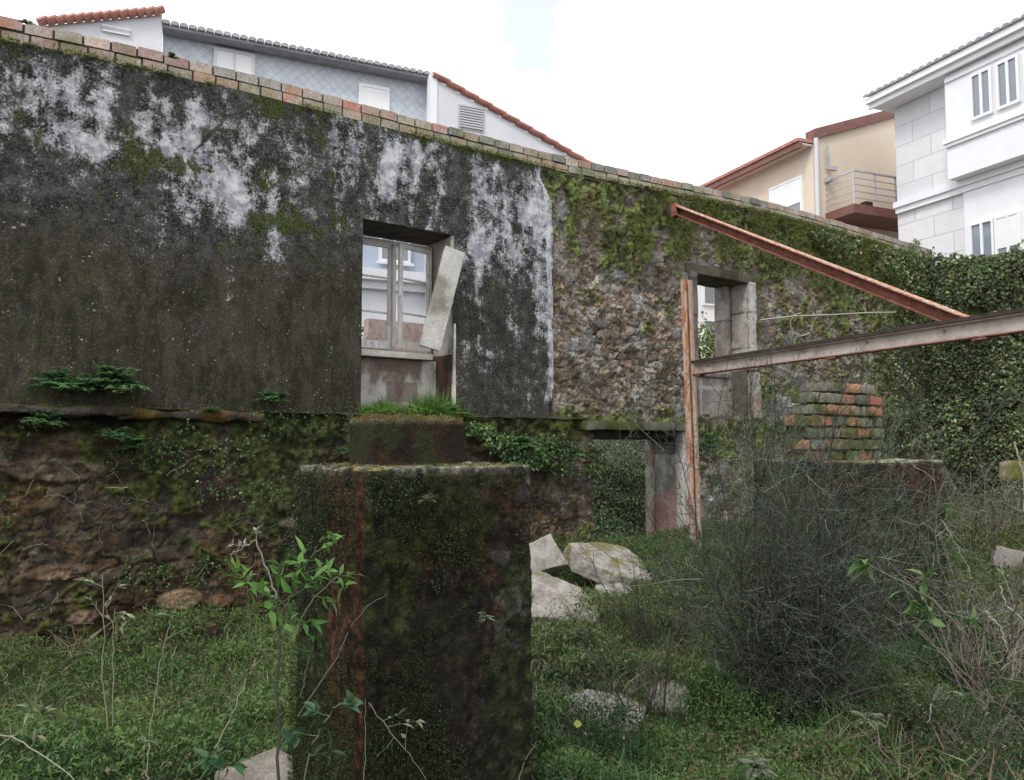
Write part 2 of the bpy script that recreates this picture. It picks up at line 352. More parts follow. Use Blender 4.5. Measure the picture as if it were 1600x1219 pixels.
def masonry(x, z):
    """height and colour of the rubble face at (x, z)"""
    rag = .05; xs_ = x+(fbm(x*13, z*13, 0, 3, 151)-.5)*rag*1.6; zs_ = z+(fbm(x*11, z*11, 0, 3, 152)-.5)*rag
    Fs = [stones(xs_, zs_, .40, .16, 11), stones(xs_, zs_, .22, .095, 31), stones(xs_, zs_, .115, .052, 57)]
    pk = fbm(x*1.3, z*1.5, 0, 4, 5)+.05*sst(6.2, 8.0, x)+.04*sst(1.5, 2.1, z)
    pk = pk+.05*sst(6.2, 7, x); i1 = (pk > .45); i2 = (pk > .56)
    sel = lambda k: np.where(i2, Fs[2][k], np.where(i1, Fs[1][k], Fs[0][k]))
    e = sel(0); ox = sel(2); oz = sel(3); R = [np.where(i2, Fs[2][1][q], np.where(i1, Fs[1][1][q], Fs[0][1][q])) for q in range(5)]
    sz = np.where(i2, .45, np.where(i1, .75, 1.))
    fine = fbm(x*9, z*9, 0, 5, 77); fs = sst(.28, .72, fine); vf = sst(.3, .7, fbm(x*24, z*24, 0, 3, 177)); med = fbm(x*2.5, z*2.5, 0, 4, 78); big = fbm(x*.8, z*.9, 0, 4, 79)
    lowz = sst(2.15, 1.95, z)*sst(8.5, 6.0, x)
    gap = .05+.12*R[3]; prof = sst(0, gap, e-.05*(fs-.5)); line = sst(.10, .02, e)*(1-.25*lowz)
    earthy = sst(.47, .56, big+.16*(R[4]-.5)+.05*lowz)
    prof = prof*(1-(.35+.20*lowz)*earthy)
    h = prof*(.020+.028*R[0])*sz+(ox*(R[1]-.5)+oz*(R[2]-.5))*.035*prof*sz+(fs-.5)*.012+(vf-.5)*.008+(med-.5)*.06
    rr = R[4][..., None]; k = R[1][..., None]
    cA = np.array([.17, .14, .11]); cB = np.array([.25, .18, .13]); cC = np.array([.24, .21, .175]); cD = np.array([.12, .09, .06])
    c = np.where(rr < .3, cA, np.where(rr < .52, cB, np.where(rr < .72, cC, cD)))*(.55+.8*k)
    low = lowz
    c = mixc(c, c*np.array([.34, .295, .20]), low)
    lich = sst(.54, .66, fbm(x*5, z*5, 0, 5, 90)); c = mixc(c, (.38, .375, .36), lich*.5*(1-low*.85))
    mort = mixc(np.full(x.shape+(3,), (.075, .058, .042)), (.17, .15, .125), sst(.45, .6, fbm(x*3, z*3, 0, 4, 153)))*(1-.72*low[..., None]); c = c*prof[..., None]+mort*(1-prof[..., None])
    c = mixc(c, np.array([.055, .028, .014]), .4*low*sst(.55, .68, fbm(x*1.6, z*2.5, 0, 4, 154)))
    c = c*(.45+.65*fs[..., None]+.45*vf[..., None])*(1-.55*line*(1-.5*earthy))[..., None]
    # grey old mortar smear left on the rubble
    sm = sst(.53, .60, fbm(x*1.6, z*2.6, 0, 5, 91)+.16*np.exp(-((x-8.2)/1.3)**2-((z-4.0)/.25)**2)+.10*np.exp(-((x-7.15)/.3)**2-((z-4.2)/.4)**2)-.09)*(1-low)
    c = mixc(c, np.array([.20, .19, .185])*(.6+.8*fine[..., None]), sm*.65); h = h*(1-.3*sm)+.015*sm
    # moss: a thick beard from the top of the bare rubble, patches elsewhere
    T = topz(x); n1 = fbm(x*4.6, z*4.6, 0, 5, 95); n2 = fbm(x*1.1, z*1.1, 0, 4, 96)
    mo = .46*sst(-1.75, -.5, z-T+.9*(n2-.5))*sst(6.2, 7, x)+(n1-.5)*1.5+(n2-.5)*.9+.20+.09*sst(10.5, 13, x)+.11*low
    mo = mo+.35*np.exp(-((z-1.9)/.25)**2)+.12*sst(12, 14, x)
    blobs = [(410, 700, 90, 60, .4), (230, 780, 70, 50, .38), (440, 760, 50, 80, .4), (870, 690, 60, 40, .25), (1160, 680, 70, 30, .35), (1130, 610, 30, 60, -.2), (260, 940, 60, 20, -.5), (100, 890, 90, 25, -.4),
             (1210, 380, 90, 40, .25), (960, 400, 60, 30, .2), (950, 560, 80, 50, -.25), (1340, 460, 60, 40, .2), (30, 680, 60, 40, -.3), (1420, 430, 80, 60, .3)]
    for bx, by, rx, ry, am in blobs:
        X, Z = W(bx, by); X2, _ = W(bx+rx, by); _, Z2 = W(bx, by-ry); mo = mo+am*np.exp(-((x-X)/(X2-X))**2-((z-Z)/(Z2-Z))**2)
    m = sst(.40, .60, mo+.12*oz+.22*(vf-.5)+.16*(fs-.5))
    mc = mixc(np.full(x.shape+(3,), (.032, .046, .010)), (.105, .128, .030), sst(.35, .65, fine+.3*(n1-.5)))
    mc = mixc(mc, (.13, .095, .03), sst(.6, .72, fbm(x*4, z*4, 0, 4, 99))*.6)
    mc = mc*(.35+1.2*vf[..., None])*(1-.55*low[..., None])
    c = mixc(c, mc, m*.9); h = h+m*(.006+.026*fs)
    wb = [(280, 938, 38, 18, (.34, .23, .14)), (345, 940, 22, 12, (.22, .12, .07)), (95, 895, 55, 14, (.20, .13, .08)), (405, 830, 1, 1, (.1, .1, .1)), (130, 965, 25, 12, (.20, .13, .09)), (455, 818, 20, 10, (.3, .22, .17)), (325, 985, 22, 14, (.24, .13, .08)), (90, 735, 90, 20, (.13, .10, .07))]
    for bx, by, rx, ry, cc in wb:
        X, Z = W(bx, by); X2, _ = W(bx+rx, by); _, Z2 = W(bx, by-ry)
        q = 1-sst(.6, 1.05, ((x-X)/(X2-X))**2+((z-Z)/(Z2-Z))**2+(n1-.5)*.8); c = mixc(c, np.array(cc)*(.35+.9*fs[..., None]), q*.8); h = h+q*.04
    ov = sst(LEDGE-.30, LEDGE-.22, z)*sst(LEDGE-.07, LEDGE-.09, z)*sst(2.1, 1.2, x); h = h-.13*ov; c = c*(1-.3*ov[..., None])  # undercut below the ledge, its shade also darkened into the colour
    return h, np.clip(c, 0, 1)
def skin(name, x0, x1, z0, z1, st, holes, keep=None, parent=wall):
    x, z, f = grid(np.arange(x0, x1+st/2, st), np.arange(z0, z1+st/2, st))
    h, c = masonry(x, z); y = .035-h
    zz = np.minimum(z, topz(x)+.02*(vn(x*8, z*0, 0, 3)-.5))
    cx = x[f].mean(1); cz = z[f].mean(1); ok = cz < topz(cx)+.02
    for a, b, lo, hi in holes:
        j = (vn(cx*7, cz*7, 0, 8)-.5)*.06; ok &= ~((cx > a+j) & (cx < b+j) & (cz > lo+j) & (cz < hi+j))
    if keep is not None: ok &= keep(cx, cz)
    return mesh(name, np.stack([x, y, zz], 1), f[ok], M_stone, parent, c, True)
holes = [W1, O2, DR]
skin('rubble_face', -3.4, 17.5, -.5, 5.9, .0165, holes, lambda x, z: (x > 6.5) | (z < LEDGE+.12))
# core behind the face
mb = MB(); Yc0, Yc1 = .09, .68
def core(x0, x1, z0, z1): mb.box(x0, x1, Yc0, Yc1, z0, z1)
core(XL, 2.4, -.6, LEDGE-.32); core(XL, 2.4, LEDGE-.05, 5.38); mb.box(XL, 2.4, .30, Yc1, LEDGE-.32, LEDGE-.05); core(2.4, W1[0]-.02, -.6, 5.46); core(W1[0]-.02, W1[1]+.02, -.6, LEDGE-.02); core(W1[0]-.02, W1[1]+.02, W1[3]+.02, 5.46)
core(W1[1]+.02, DR[0]-.02, -.6, 5.46); core(DR[0]-.02, DR[1]+.02, DR[3]+.10, 5.46); core(DR[1]+.02, O2[0]-.02, -.6, 5.5)
core(O2[0]-.02, O2[1]+.02, -.6, O2[2]-.02); core(O2[0]-.02, O2[1]+.02, O2[3]+.02, 5.6); core(O2[1]+.02, 17.9, -.6, 5.75)
mb.build('wall_core', mat_p('rubble_core', (.16, .14, .12), (.09, .08, .06), 6), wall)
# plaster sheet with a broken right edge
def px_field(x, z, blobs):
    r = np.zeros(x.shape)
    for bx, by, rx, ry, am in blobs:
        X, Z = W(bx, by, -.05); X2, _ = W(bx+rx, by, -.05); _, Z2 = W(bx, by-ry, -.05)
        r = r+am*np.exp(-((x-X)/(X2-X))**2-((z-Z)/(Z2-Z))**2)
    return r
x, z, f = grid(np.arange(-3.4, 6.95, .025), np.arange(LEDGE-.03, 5.62, .025))
lime = px_field(x, z, [(90, 140, 70, 55, .34), (90, 215, 55, 26, .42), (150, 232, 48, 20, .62), (255, 222, 50, 34, .5), (300, 175, 40, 30, .5), (335, 280, 28, 50, .75), (368, 310, 26, 52, .9), (300, 262, 30, 36, .45),
    (285, 325, 30, 26, .55), (422, 318, 16, 46, .85), (428, 388, 10, 24, .45), (285, 90, 200, 25, .12), (540, 200, 36, 22, .35), (555, 250, 22, 40, .40), (612, 248, 16, 50, .85), (600, 300, 18, 50, .5), (660, 240, 30, 40, .42),
    (690, 320, 10, 60, .3), (757, 292, 20, 46, .72), (742, 385, 26, 34, .45), (835, 325, 26, 48, .95), (805, 395, 30, 36, .5), (862, 420, 8, 170, 1.1), (845, 470, 24, 60, .35), (880, 285, 40, 14, .2), (640, 190, 60, 20, .2), (812, 560, 60, 60, .12), (60, 330, 200, 60, .05), (400, 200, 30, 26, .3), (700, 470, 16, 60, .2)])
moss = px_field(x, z, [(60, 185, 46, 28, .5), (48, 222, 50, 26, .5), (205, 245, 30, 50, .5), (255, 252, 70, 22, .75), (330, 208, 34, 16, .5), (445, 178, 50, 24, .5), (450, 348, 44, 26, .85), (397, 352, 22, 20, .7), (418, 262, 36, 44, .45),
    (525, 330, 30, 60, .45), (215, 320, 70, 50, .42), (540, 215, 30, 22, .2), (360, 95, 130, 14, .3), (20, 500, 60, 80, .3), (470, 250, 30, 70, .3), (640, 230, 10, 10, .2), (30, 90, 80, 10, .4), (780, 245, 60, 12, .5), (250, 560, 200, 60, .12)])
tz = topz(x); moss = moss+.62*sst(.16, .02, tz-z+.06*(fbm(x*4, z*4, 0, 3, 5)-.5))+.3*sst(.35, .05, z-LEDGE)*vn(x*2, z*0, 0, 4)
wz = W(100, 300, -.05)[1]
brown = sst(4.15, 3.2, z+.5*(fbm(x*1.2, z*.8, 0, 3, 6)-.5))*(1-.62*sst(4.6, 5.6, x))
lime = lime*1.25+.06-.42*brown+.16*sst(5.0, 5.6, x)*sst(2.2, 3.2, z)+.12*sst(5.2, 4.8, x)*sst(3.9, 4.6, z)-.1*sst(.3, .0, tz-z)+.9*(fbm(x*5.5, z*2.2, 0, 5, 401)-.5)+.4*(fbm(x*1.5, z*1.2, 0, 3, 403)-.5); moss = moss+.08+.9*(fbm(x*3, z*2.4, 0, 4, 402)-.5)
y = -.045-.012*(fbm(x*2, z*2, 0, 4, 8)-.5)*2-.006*(fbm(x*14, z*14, 0, 3, 9)-.5)
eo = PE-.18*sst(5.05, 5.45, z)+.06*(fbm(x*0, z*3, 0, 4, 12)-.5)*2
rim = sst(.06, .0, eo-x); y = y+rim*.02; lime = lime+.9*sst(.09, .02, eo-x+.05*(vn(x*0, z*12, 0, 3)-.5))*sst(LEDGE, LEDGE+.5, z)
cx = x[f].mean(1); cz = z[f].mean(1); ok = (cx < eo[f].mean(1)) & (cz < topz(cx)-.02)
ok &= ~((cx > W1[0]) & (cx < W1[1]+.03*vn(cx*0, cz*6, 0, 2)) & (cz < W1[3]))
crk = np.zeros(x.shape)
def crack(pts, dep=.012, wd=.022):
    global y, lime
    P = np.array([W(a, b, -.05) for a, b in pts]); dm = np.full(x.shape, 9.)
    for a, b in zip(P[:-1], P[1:]):
        d = b-a; tt = np.clip(((x-a[0])*d[0]+(z-a[1])*d[1])/(d@d), 0, 1); dm = np.minimum(dm, np.hypot(x-a[0]-tt*d[0], z-a[1]-tt*d[1]))
    dm = dm+.02*(vn(x*9, z*9, 0, 4)-.3); q = sst(wd, 0, dm); y = y+dep*q; lime = lime-1.2*q
crack([(240, 185), (272, 222), (300, 240), (345, 195), (352, 180)]); crack([(413, 260), (418, 285), (436, 318), (440, 345)]); crack([(362, 250), (350, 235), (300, 240)]); crack([(626, 235), (628, 290), (627, 360)], .006, .014)
mesh('plaster', np.stack([x, y, z], 1), f[ok], M_plaster, wall, np.stack([np.clip(lime, -1, 2), moss, brown], 1), True)
MB().box(-3.4, W1[0]-.01, -.035, .10, LEDGE+.10, 5.37).box(W1[1]+.03, PE-.25, -.035, .10, LEDGE+.10, 5.40).box(W1[0]-.01, W1[1]+.03, -.035, .10, W1[3]+.01, 5.40).build('plaster_backing', M_lime, wall)
# projecting ledge under the plaster, with the dark gap below at the left
def rb(name, a, mat, parent, colf, res=.03, amp=.01, rnd=.02, seed=0, freq=6, rot=None, loc=(0, 0, 0)):
    V, Fc, nr = rough_box(*a, res, amp, rnd, seed, freq); col = colf(V, nr)
    if rot is not None or any(loc):
        from mathutils import Euler
        if rot is not None: V = V@np.array(Euler(rot).to_matrix()).T
        V = V+np.array(loc)
    return mesh(name, V, Fc, mat, parent, col, True)
def c_ledge(V, n):
    k = fbm(V[:, 0]*3, V[:, 1]*3, V[:, 2]*3, 4, 21); c = mixc(np.full((len(V), 3), (.07, .055, .04)), (.16, .14, .12), sst(.4, .65, k))
    return mixc(c, (.075, .085, .02), sst(.3, .8, n[:, 2])*sst(.3, .5, k)+.7*sst(.52, .6, fbm(V[:, 0]*2, V[:, 1]*2, V[:, 2]*6, 3, 22)))
rb('ledge', (-3.4, 1.45, -.16, .06, LEDGE-.10, LEDGE-.01), M_stone, wall, lambda V, n: c_ledge(V, n)*.6, .022, .06, .03, 1, 5)
rb('ledge', (1.30, 2.75, -.10, .06, LEDGE-.13, LEDGE-.03), M_stone, wall, lambda V, n: mixc(c_ledge(V, n)*.6, (.10, .065, .015), .8*sst(.45, .6, fbm(V[:, 0]*5, V[:, 1]*5, V[:, 2]*9, 4, 23))), .025, .07, .05, 2, 4)
rb('ledge', (2.6, 7.4, -.060, .06, LEDGE-.045, LEDGE-.01), M_stone, wall, lambda V, n: c_ledge(V, n)*.6, .03, .03, .015, 3)
# brick courses on the wall top
BR = np.array([(.42, .24, .19), (.40, .28, .23), (.38, .33, .27), (.30, .28, .25), (.38, .24, .21), (.42, .33, .28), (.20, .20, .18), (.46, .22, .16), (.36, .26, .22)])
sp = Soup()
for row in (0, 1):
    xx = -3.4+row*.13
    while xx < 17.4:
        ln = .245+rng.normal(0, .006); z0 = float(topz(xx))-.02+row*.118+rng.normal(0, .004)
        if not (row == 1 and rng.random() < .01):
            V, Fc, nr = rough_box(xx, xx+ln-.016, -.02+rng.normal(0, .006), .12, z0, z0+.105, .06, .004, .006, int(xx*50))
            V[:, 2] += (V[:, 0]-xx)*(float(topz(xx+.3))-float(topz(xx)))/.3
            c = BR[rng.integers(len(BR))]*np.exp(rng.normal(0, .12)); cc = np.tile(c, (len(V), 1))
            q = sst(.40, .62, fbm(V[:, 0]*4, V[:, 1]*9, V[:, 2]*9, 3, 33)+(.10 if row == 0 else -.04)); cc = mixc(cc, (.17, .18, .08), q*.6)
            cc = mixc(cc, (.42, .39, .36), .6*sst(.5, .7, fbm(V[:, 0]*7, V[:, 1]*9, V[:, 2]*9, 3, 35))); sp.add(V, Fc, cc)
        xx += ln
xs = np.arange(-3.4, 17.4, .3)
for a in xs:                                              # mortar bed between the bricks
    V, Fc, _ = rough_box(a, a+.3, .004, .11, float(topz(a))-.05, float(topz(a))+.20, .1, .002, .002, 5); sp.add(V, Fc, (.10, .085, .07))
sp.build('brick_course', M_brick, wall)
# ---------------------------------------------------------------- tall window opening
rv = empty('window_surround'); rv.parent = wall
x0, x1, z0, z1 = W1
def c_lime(base=(.40, .38, .34), dark=(.13, .11, .09), t=.5, s=0):
    def fn(V, n):
        k = fbm(V[:, 0]*4, V[:, 1]*4, V[:, 2]*2.2, 5, 60+s); k2 = fbm(V[:, 0]*14, V[:, 1]*14, V[:, 2]*9, 4, 70+s)
        c = mixc(np.full((len(V), 3), base), dark, sst(t-.08, t+.10, k)); return c*(.7+.6*k2[:, None])
    return fn
rb('jamb', (x1, x1+.12, -.015, .66, 2.80, z1+.02), M_slab, rv, lambda V, n: mixc(c_lime((.42, .40, .36), (.20, .18, .15), .5, 1)(V, n), (.5, .48, .45), .7*sst(.06, .0, V[:, 1])*sst(.4, .6, vn(V[:, 2]*7, 1))), .03, .012, .02, 4)
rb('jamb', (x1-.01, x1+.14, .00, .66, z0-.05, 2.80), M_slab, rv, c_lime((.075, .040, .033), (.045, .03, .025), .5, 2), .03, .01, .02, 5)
rb('jamb', (x1+.012, x1+.05, -.062, -.01, 2.12, 3.2), M_slab, rv, c_lime((.52, .50, .48), (.3, .28, .26), .6, 3), .02, .008, .012, 6)
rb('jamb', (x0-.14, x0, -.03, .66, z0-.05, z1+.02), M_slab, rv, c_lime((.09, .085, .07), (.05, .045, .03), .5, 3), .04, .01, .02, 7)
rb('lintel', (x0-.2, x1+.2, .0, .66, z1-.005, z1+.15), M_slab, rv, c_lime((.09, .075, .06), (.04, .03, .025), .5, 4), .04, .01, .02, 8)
rb('apron', (x0-.01, x1+.01, .34, .60, z0-.05, 2.74), M_slab, rv, lambda V, n: mixc(c_lime((.42, .40, .37), (.17, .13, .115), .47, 5)(V, n), (.13, .09, .08), .75*((np.abs(V[:, 0]-4.42) < .17) & (np.abs(V[:, 2]-2.62) < .06)|(np.abs(V[:, 0]-4.62) < .22)&(np.abs(V[:, 2]-2.32) < .13))), .02, .01, .02, 9)
rb('sill', (x0-.02, x1-.12, .22, .62, 2.74, 2.82), M_slab, rv, c_lime((.50, .48, .44), (.33, .31, .28), .55, 6), .03, .006, .012, 10)
# window: outer frame and two casements, right one ajar
win = empty('window', (x0+.02, .46, 2.83)); win.parent = wall
wz1 = 4.28-2.83; ww = 1.22
fr = MB(); fr.box(0, .045, 0, .08, 0, wz1).box(ww-.05, ww, 0, .08, 0, wz1).box(.045, ww-.05, .003, .077, wz1-.05, wz1).box(.045, ww-.05, .003, .077, 0, .035)
fr.build('window_frame', M_wood, win, bevel=.004)
def leaf(w, h, loc, rz):
    e = empty('casement', loc, rz); e.parent = win; s = .058; m = MB()
    m.box(0, s, 0, .04, 0, h).box(w-s, w, 0, .04, 0, h).box(s, w-s, .002, .038, h-.06, h).box(s, w-s, .002, .038, 0, .10)
    for q in (.34, .67): m.box(s, w-s, .006, .034, h*q-.012, h*q+.012)
    m.build('sash', M_wood, e, bevel=.004)
    for a, b in ((.10, h*.34-.012), (h*.34+.012, h*.67-.012), (h*.67+.012, h-.06)):
        MB().box(s-.004, w-s+.004, .018, .022, a-.003, b+.003).build('pane', M_pane, e)
leaf(.59, wz1-.09, (.03, -.045, .036), math.radians(1)); 
leaf(.55, wz1-.10, (ww-.055, -.02, .036), math.radians(180+14))
MB().box(.595, .635, -.11, -.05, .05, wz1-.06).build('mullion', M_wood, win, bevel=.005)
# loose board propped across the right reveal
a = D(717, 392, 9.66); b = D(679, 538, 9.52)
bd = MB(); bw, bt = .135, .03
V, Fc, _ = rough_box(-bw, bw, -bt, bt, -.66, .66, .03, .004, .008, 12)
def c_board(V):
    c = c_lime((.45, .435, .405), (.24, .22, .19), .52, 8)(V, None); g = (np.abs(((V[:, 2]+.66) % .33)-.165) < .008) & (np.abs(V[:, 0]) < .14); return mixc(c, (.17, .15, .13), .55*g)
cb = c_board(V); dv = Vector(a-b); mid = (a+b)/2; R = np.array((Vector((0, 0, 1)).rotation_difference(dv)).to_matrix())
Rz = np.array(__import__('mathutils').Matrix.Rotation(math.radians(-12), 3, 'Z'))
bo = mesh('loose_board', V@Rz.T@R.T, Fc, M_slab, None, cb, True); bo.location = (mid[0], -.12, mid[2])
tag(bo, 'wide pale grey weathered board leaning askew across the right side of the old window', 'board')
# ---------------------------------------------------------------- second opening, door opening
s2 = empty('upper_opening_surround'); s2.parent = wall; x0, x1, z0, z1 = O2
def c_blocks(V, n, s=0, dk=1.0):
    k = fbm(V[:, 0]*4, V[:, 1]*4, V[:, 2]*3, 5, 80+s); c = mixc(np.full((len(V), 3), (.34, .31, .28)), (.23, .19, .17), sst(.4, .6, k))
    c = mixc(c, (.44, .42, .39), .8*sst(.54, .62, fbm(V[:, 0]*2, V[:, 1]*3, V[:, 2]*2, 4, 85+s)))
    j = (np.abs(((V[:, 2]+s*.1) % .62)-.31) < .014); c = mixc(c, (.09, .075, .06), .85*j); return c*(.7+.6*fbm(V[:, 0]*15, V[:, 1]*15, V[:, 2]*15, 3, 4)[:, None])*dk
rb('jamb', (x1, x1+.18, -.05, .40, 2.9, z1+.02), M_slab, s2, lambda V, n: mixc(c_blocks(V, n, 1), (.42, .42, .39), .7*sst(.45, .58, fbm(V[:, 0]*3, V[:, 1]*6, V[:, 2]*4, 4, 87))*sst(.25, .05, V[:, 1])), .02, .03, .05, 13)
rb('jamb', (x1+.05, x1+.26, -.05, .40, z0-.05, 2.9), M_slab, s2, lambda V, n: mixc(c_blocks(V, n, 4), (.32, .19, .15), .5*sst(.45, .6, vn(V[:, 1]*4, V[:, 2]*3))), .02, .025, .045, 14)
rb('jamb', (x1-.09, x1+.16, .40, .68, z0-.05, z1+.02), M_slab, s2, lambda V, n: c_blocks(V, n, 2, 1.15), .03, .008, .015, 15)
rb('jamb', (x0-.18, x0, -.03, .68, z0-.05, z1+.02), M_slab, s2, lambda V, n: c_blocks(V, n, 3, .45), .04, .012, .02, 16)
rb('lintel', (x0-.25, x1+.25, -.01, .66, z1-.005, z1+.16), M_slab, s2, c_lime((.10, .09, .06), (.05, .045, .03), .5, 14), .04, .012, .02, 17)
def c_ap(V, n):
    c = mixc(c_lime((.30, .27, .245), (.23, .19, .175), .5, 15)(V, n), (.45, .43, .41), .7*((np.abs(V[:, 2]-2.62) < .03)|(np.abs(V[:, 0]-10.35) < .02))); return c
rb('apron', (x0-.01, x1-.02, .42, .66, z0-.05, 2.80), M_slab, s2, c_ap, .02, .008, .015, 18)
rb('sill', (x0-.01, x1-.03, .36, .67, 2.80, 2.87), M_slab, s2, c_lime((.22, .2, .18), (.14, .12, .11), .5, 16), .03, .006, .012, 19)
s3 = empty('doorway_surround'); s3.parent = wall; x0, x1, z0, z1 = DR
def c_door(V, n):
    c = c_lime((.33, .31, .28), (.17, .14, .12), .5, 21)(V, n); c = mixc(c, (.05, .045, .035), .85*sst(1.45, 1.75, V[:, 2]-.5*(V[:, 1]-.3))); c = mixc(c, (.24, .115, .105), .8*sst(1.2, .75, V[:, 2]+.4*(vn(V[:, 1]*5, V[:, 2]*4)-.5)))  # jamb colour darkens towards the top, painting in shade under the lintel
    c = mixc(c, (.42, .40, .37), .8*sst(.5, .6, fbm(V[:, 0], V[:, 1]*5, V[:, 2]*3, 3, 25))*(V[:, 2] > 1.0)*(V[:, 2] < 1.5)); c = mixc(c, (.08, .07, .06), .8*(np.abs(V[:, 2]-1.5) < .012))
    return mixc(c, (.50, .48, .45), .8*sst(.10, .04, V[:, 1])*sst(.25, .45, V[:, 2]+.5*vn(V[:, 2]*4, V[:, 1]*9)))
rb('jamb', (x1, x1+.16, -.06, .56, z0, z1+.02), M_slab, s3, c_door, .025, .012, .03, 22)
rb('jamb', (x1-.07, x1+.16, .56, .70, z0, z1+.02), M_slab, s3, lambda V, n: mixc(c_lime((.40, .37, .34), (.28, .2, .17), .5, 23)(V, n), (.3, .2, .17), sst(1., .5, V[:, 2])*.5), .025, .006, .015, 23)
rb('jamb', (x0-.16, x0-.01, .10, .68, z0, z1+.02), M_slab, s3, c_lime((.12, .1, .08), (.07, .06, .04), .5, 24), .04, .015, .03, 24)
rb('lintel', (x0-.16, x1+.02, .05, .66, z1-.13, z1+.02), M_slab, s3, c_lime((.035, .03, .022), (.02, .018, .014), .5, 26), .03, .02, .03, 26)  # inner lintel: near-black stone colour that also holds the recess shade
rb('lintel', (x0-.26, x1+.10, -.17, .68, z1+.0, z1+.13), M_slab, s3, lambda V, n: mixc(c_lime((.13, .12, .10), (.05, .045, .035), .5, 25)(V, n), (.06, .08, .015), sst(.44, .56, fbm(V[:, 0]*2.5, V[:, 1]*3, V[:, 2]*3, 3, 7))*.9), .03, .015, .02, 25)

# ================================================================== BOUNDARY WALL AT RIGHT (under ivy)
bw_ = empty('boundary_wall', (17.3, -5, 0)); tag(bw_, 'high boundary wall at the far right, almost hidden under ivy', 'wall')
V, Fc, nr = rough_box(0, .4, -7, 4.9, -.3, 5.55, .12, .05, .05, 40)
h, c = masonry(V[:, 1]+30, V[:, 2]); mesh('rubble_face', V, Fc, M_stone, bw_, c*.7, True)

# ================================================================== CONCRETE PILLARS
def pillar(name, label, x0, x1, y0, y1, zt, seed, left, dark=1., res=.012):
    e = empty(name, ((x0+x1)/2, (y0+y1)/2, -.1)); tag(e, label, 'pillar')
    hx, hy = (x1-x0)/2, (y1-y0)/2
    V, Fc, nr = rough_box(-hx, hx, -hy, hy, -.4, zt+.1, res, .022, .020, seed, 9)
    x, y, z = V.T; k = fbm(x*3, y*3, z*2.5, 5, seed+1); f = fbm(x*22, y*22, z*22, 5, seed+2); b = fbm(x*1.6, y*1.6, z*1.3, 4, seed+3)
    c = mixc(np.full((len(V), 3), (.026, .018, .010)), (.013, .014, .008), sst(.35, .62, k))
    c = mixc(c, (.055, .022, .012), .6*sst(.50, .60, fbm(x*3, y*3, z*2, 5, seed+21)))
    c = mixc(c, mixc(np.full((len(V), 3), (.018, .027, .007)), (.034, .048, .011), sst(.45, .62, fbm(x*9, y*9, z*9, 4, seed+60))), sst(.45, .57, fbm(x*2.6, y*2.6, z*2.6, 5, seed+5)+.12*sst(1.0, .3, z))*.9)
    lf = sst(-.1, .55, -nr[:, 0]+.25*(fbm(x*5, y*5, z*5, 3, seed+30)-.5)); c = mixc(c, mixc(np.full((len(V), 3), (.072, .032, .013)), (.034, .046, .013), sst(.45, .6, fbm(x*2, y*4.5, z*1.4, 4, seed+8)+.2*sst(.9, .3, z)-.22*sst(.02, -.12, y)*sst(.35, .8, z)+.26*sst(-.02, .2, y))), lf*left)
    c = mixc(c, (.17, .165, .15), .8*np.exp(-((x-hx)/.06)**2-((z-(zt-.0))/.05)**2)*sst(.35, .5, f)); c = mixc(c, (.085, .08, .07), .7*sst(.56, .66, fbm(x*4, y*4, z*6, 5, seed+11))*sst(hx-.35, hx-.1, x))
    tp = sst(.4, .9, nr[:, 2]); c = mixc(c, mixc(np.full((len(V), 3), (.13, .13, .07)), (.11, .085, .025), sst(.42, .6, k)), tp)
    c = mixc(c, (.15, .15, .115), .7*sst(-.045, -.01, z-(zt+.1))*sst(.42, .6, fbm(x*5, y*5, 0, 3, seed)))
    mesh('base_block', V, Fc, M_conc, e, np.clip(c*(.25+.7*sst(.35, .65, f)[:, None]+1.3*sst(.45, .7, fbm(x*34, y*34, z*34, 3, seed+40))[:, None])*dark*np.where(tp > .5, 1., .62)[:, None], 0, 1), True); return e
P1 = pillar('concrete_pillar', 'dark mossy concrete pillar with a small block on top, nearest in the foreground', 1.37, 2.24, -5.54, -4.80, 1.585, 50, 1., 1.15, .0065)
px0, py0 = 1.805, -5.17
V, Fc, nr = rough_box(1.535-px0, 2.01-px0, -5.30-py0, -5.02-py0, 1.655, 1.905, .007, .014, .012, 70, 9)
x, y, z = V.T; c = mixc(np.full((len(V), 3), (.075, .036, .018)), (.028, .019, .012), sst(.4, .6, fbm(x*5, y*5, z*5, 5, 71)))
c = mixc(c, (.045, .050, .014), sst(.54, .62, fbm(x*6, y*6, z*6, 4, 73)+.14*sst(-.1, -.24, x))); c = mixc(c, (.26, .22, .14), .8*sst(1.87, 1.9, z))
mesh('upper_block', V, Fc, M_conc, P1, c*.62*(.6+.8*fbm(x*20, y*20, z*20, 3, 74)[:, None]), True)
P2 = pillar('concrete_pillar', 'broad dark mossy pillar with broken brickwork on top, behind the bare shrub at right', 6.02, 7.28, -5.03, -3.90, 1.53, 90, .3, 1.7)
BX0 = W(1262, 640, -4.62)[0]-6.65; BX1 = W(1378, 640, -4.62)[0]-6.65; BY0 = -4.62+4.465; sp = Soup()
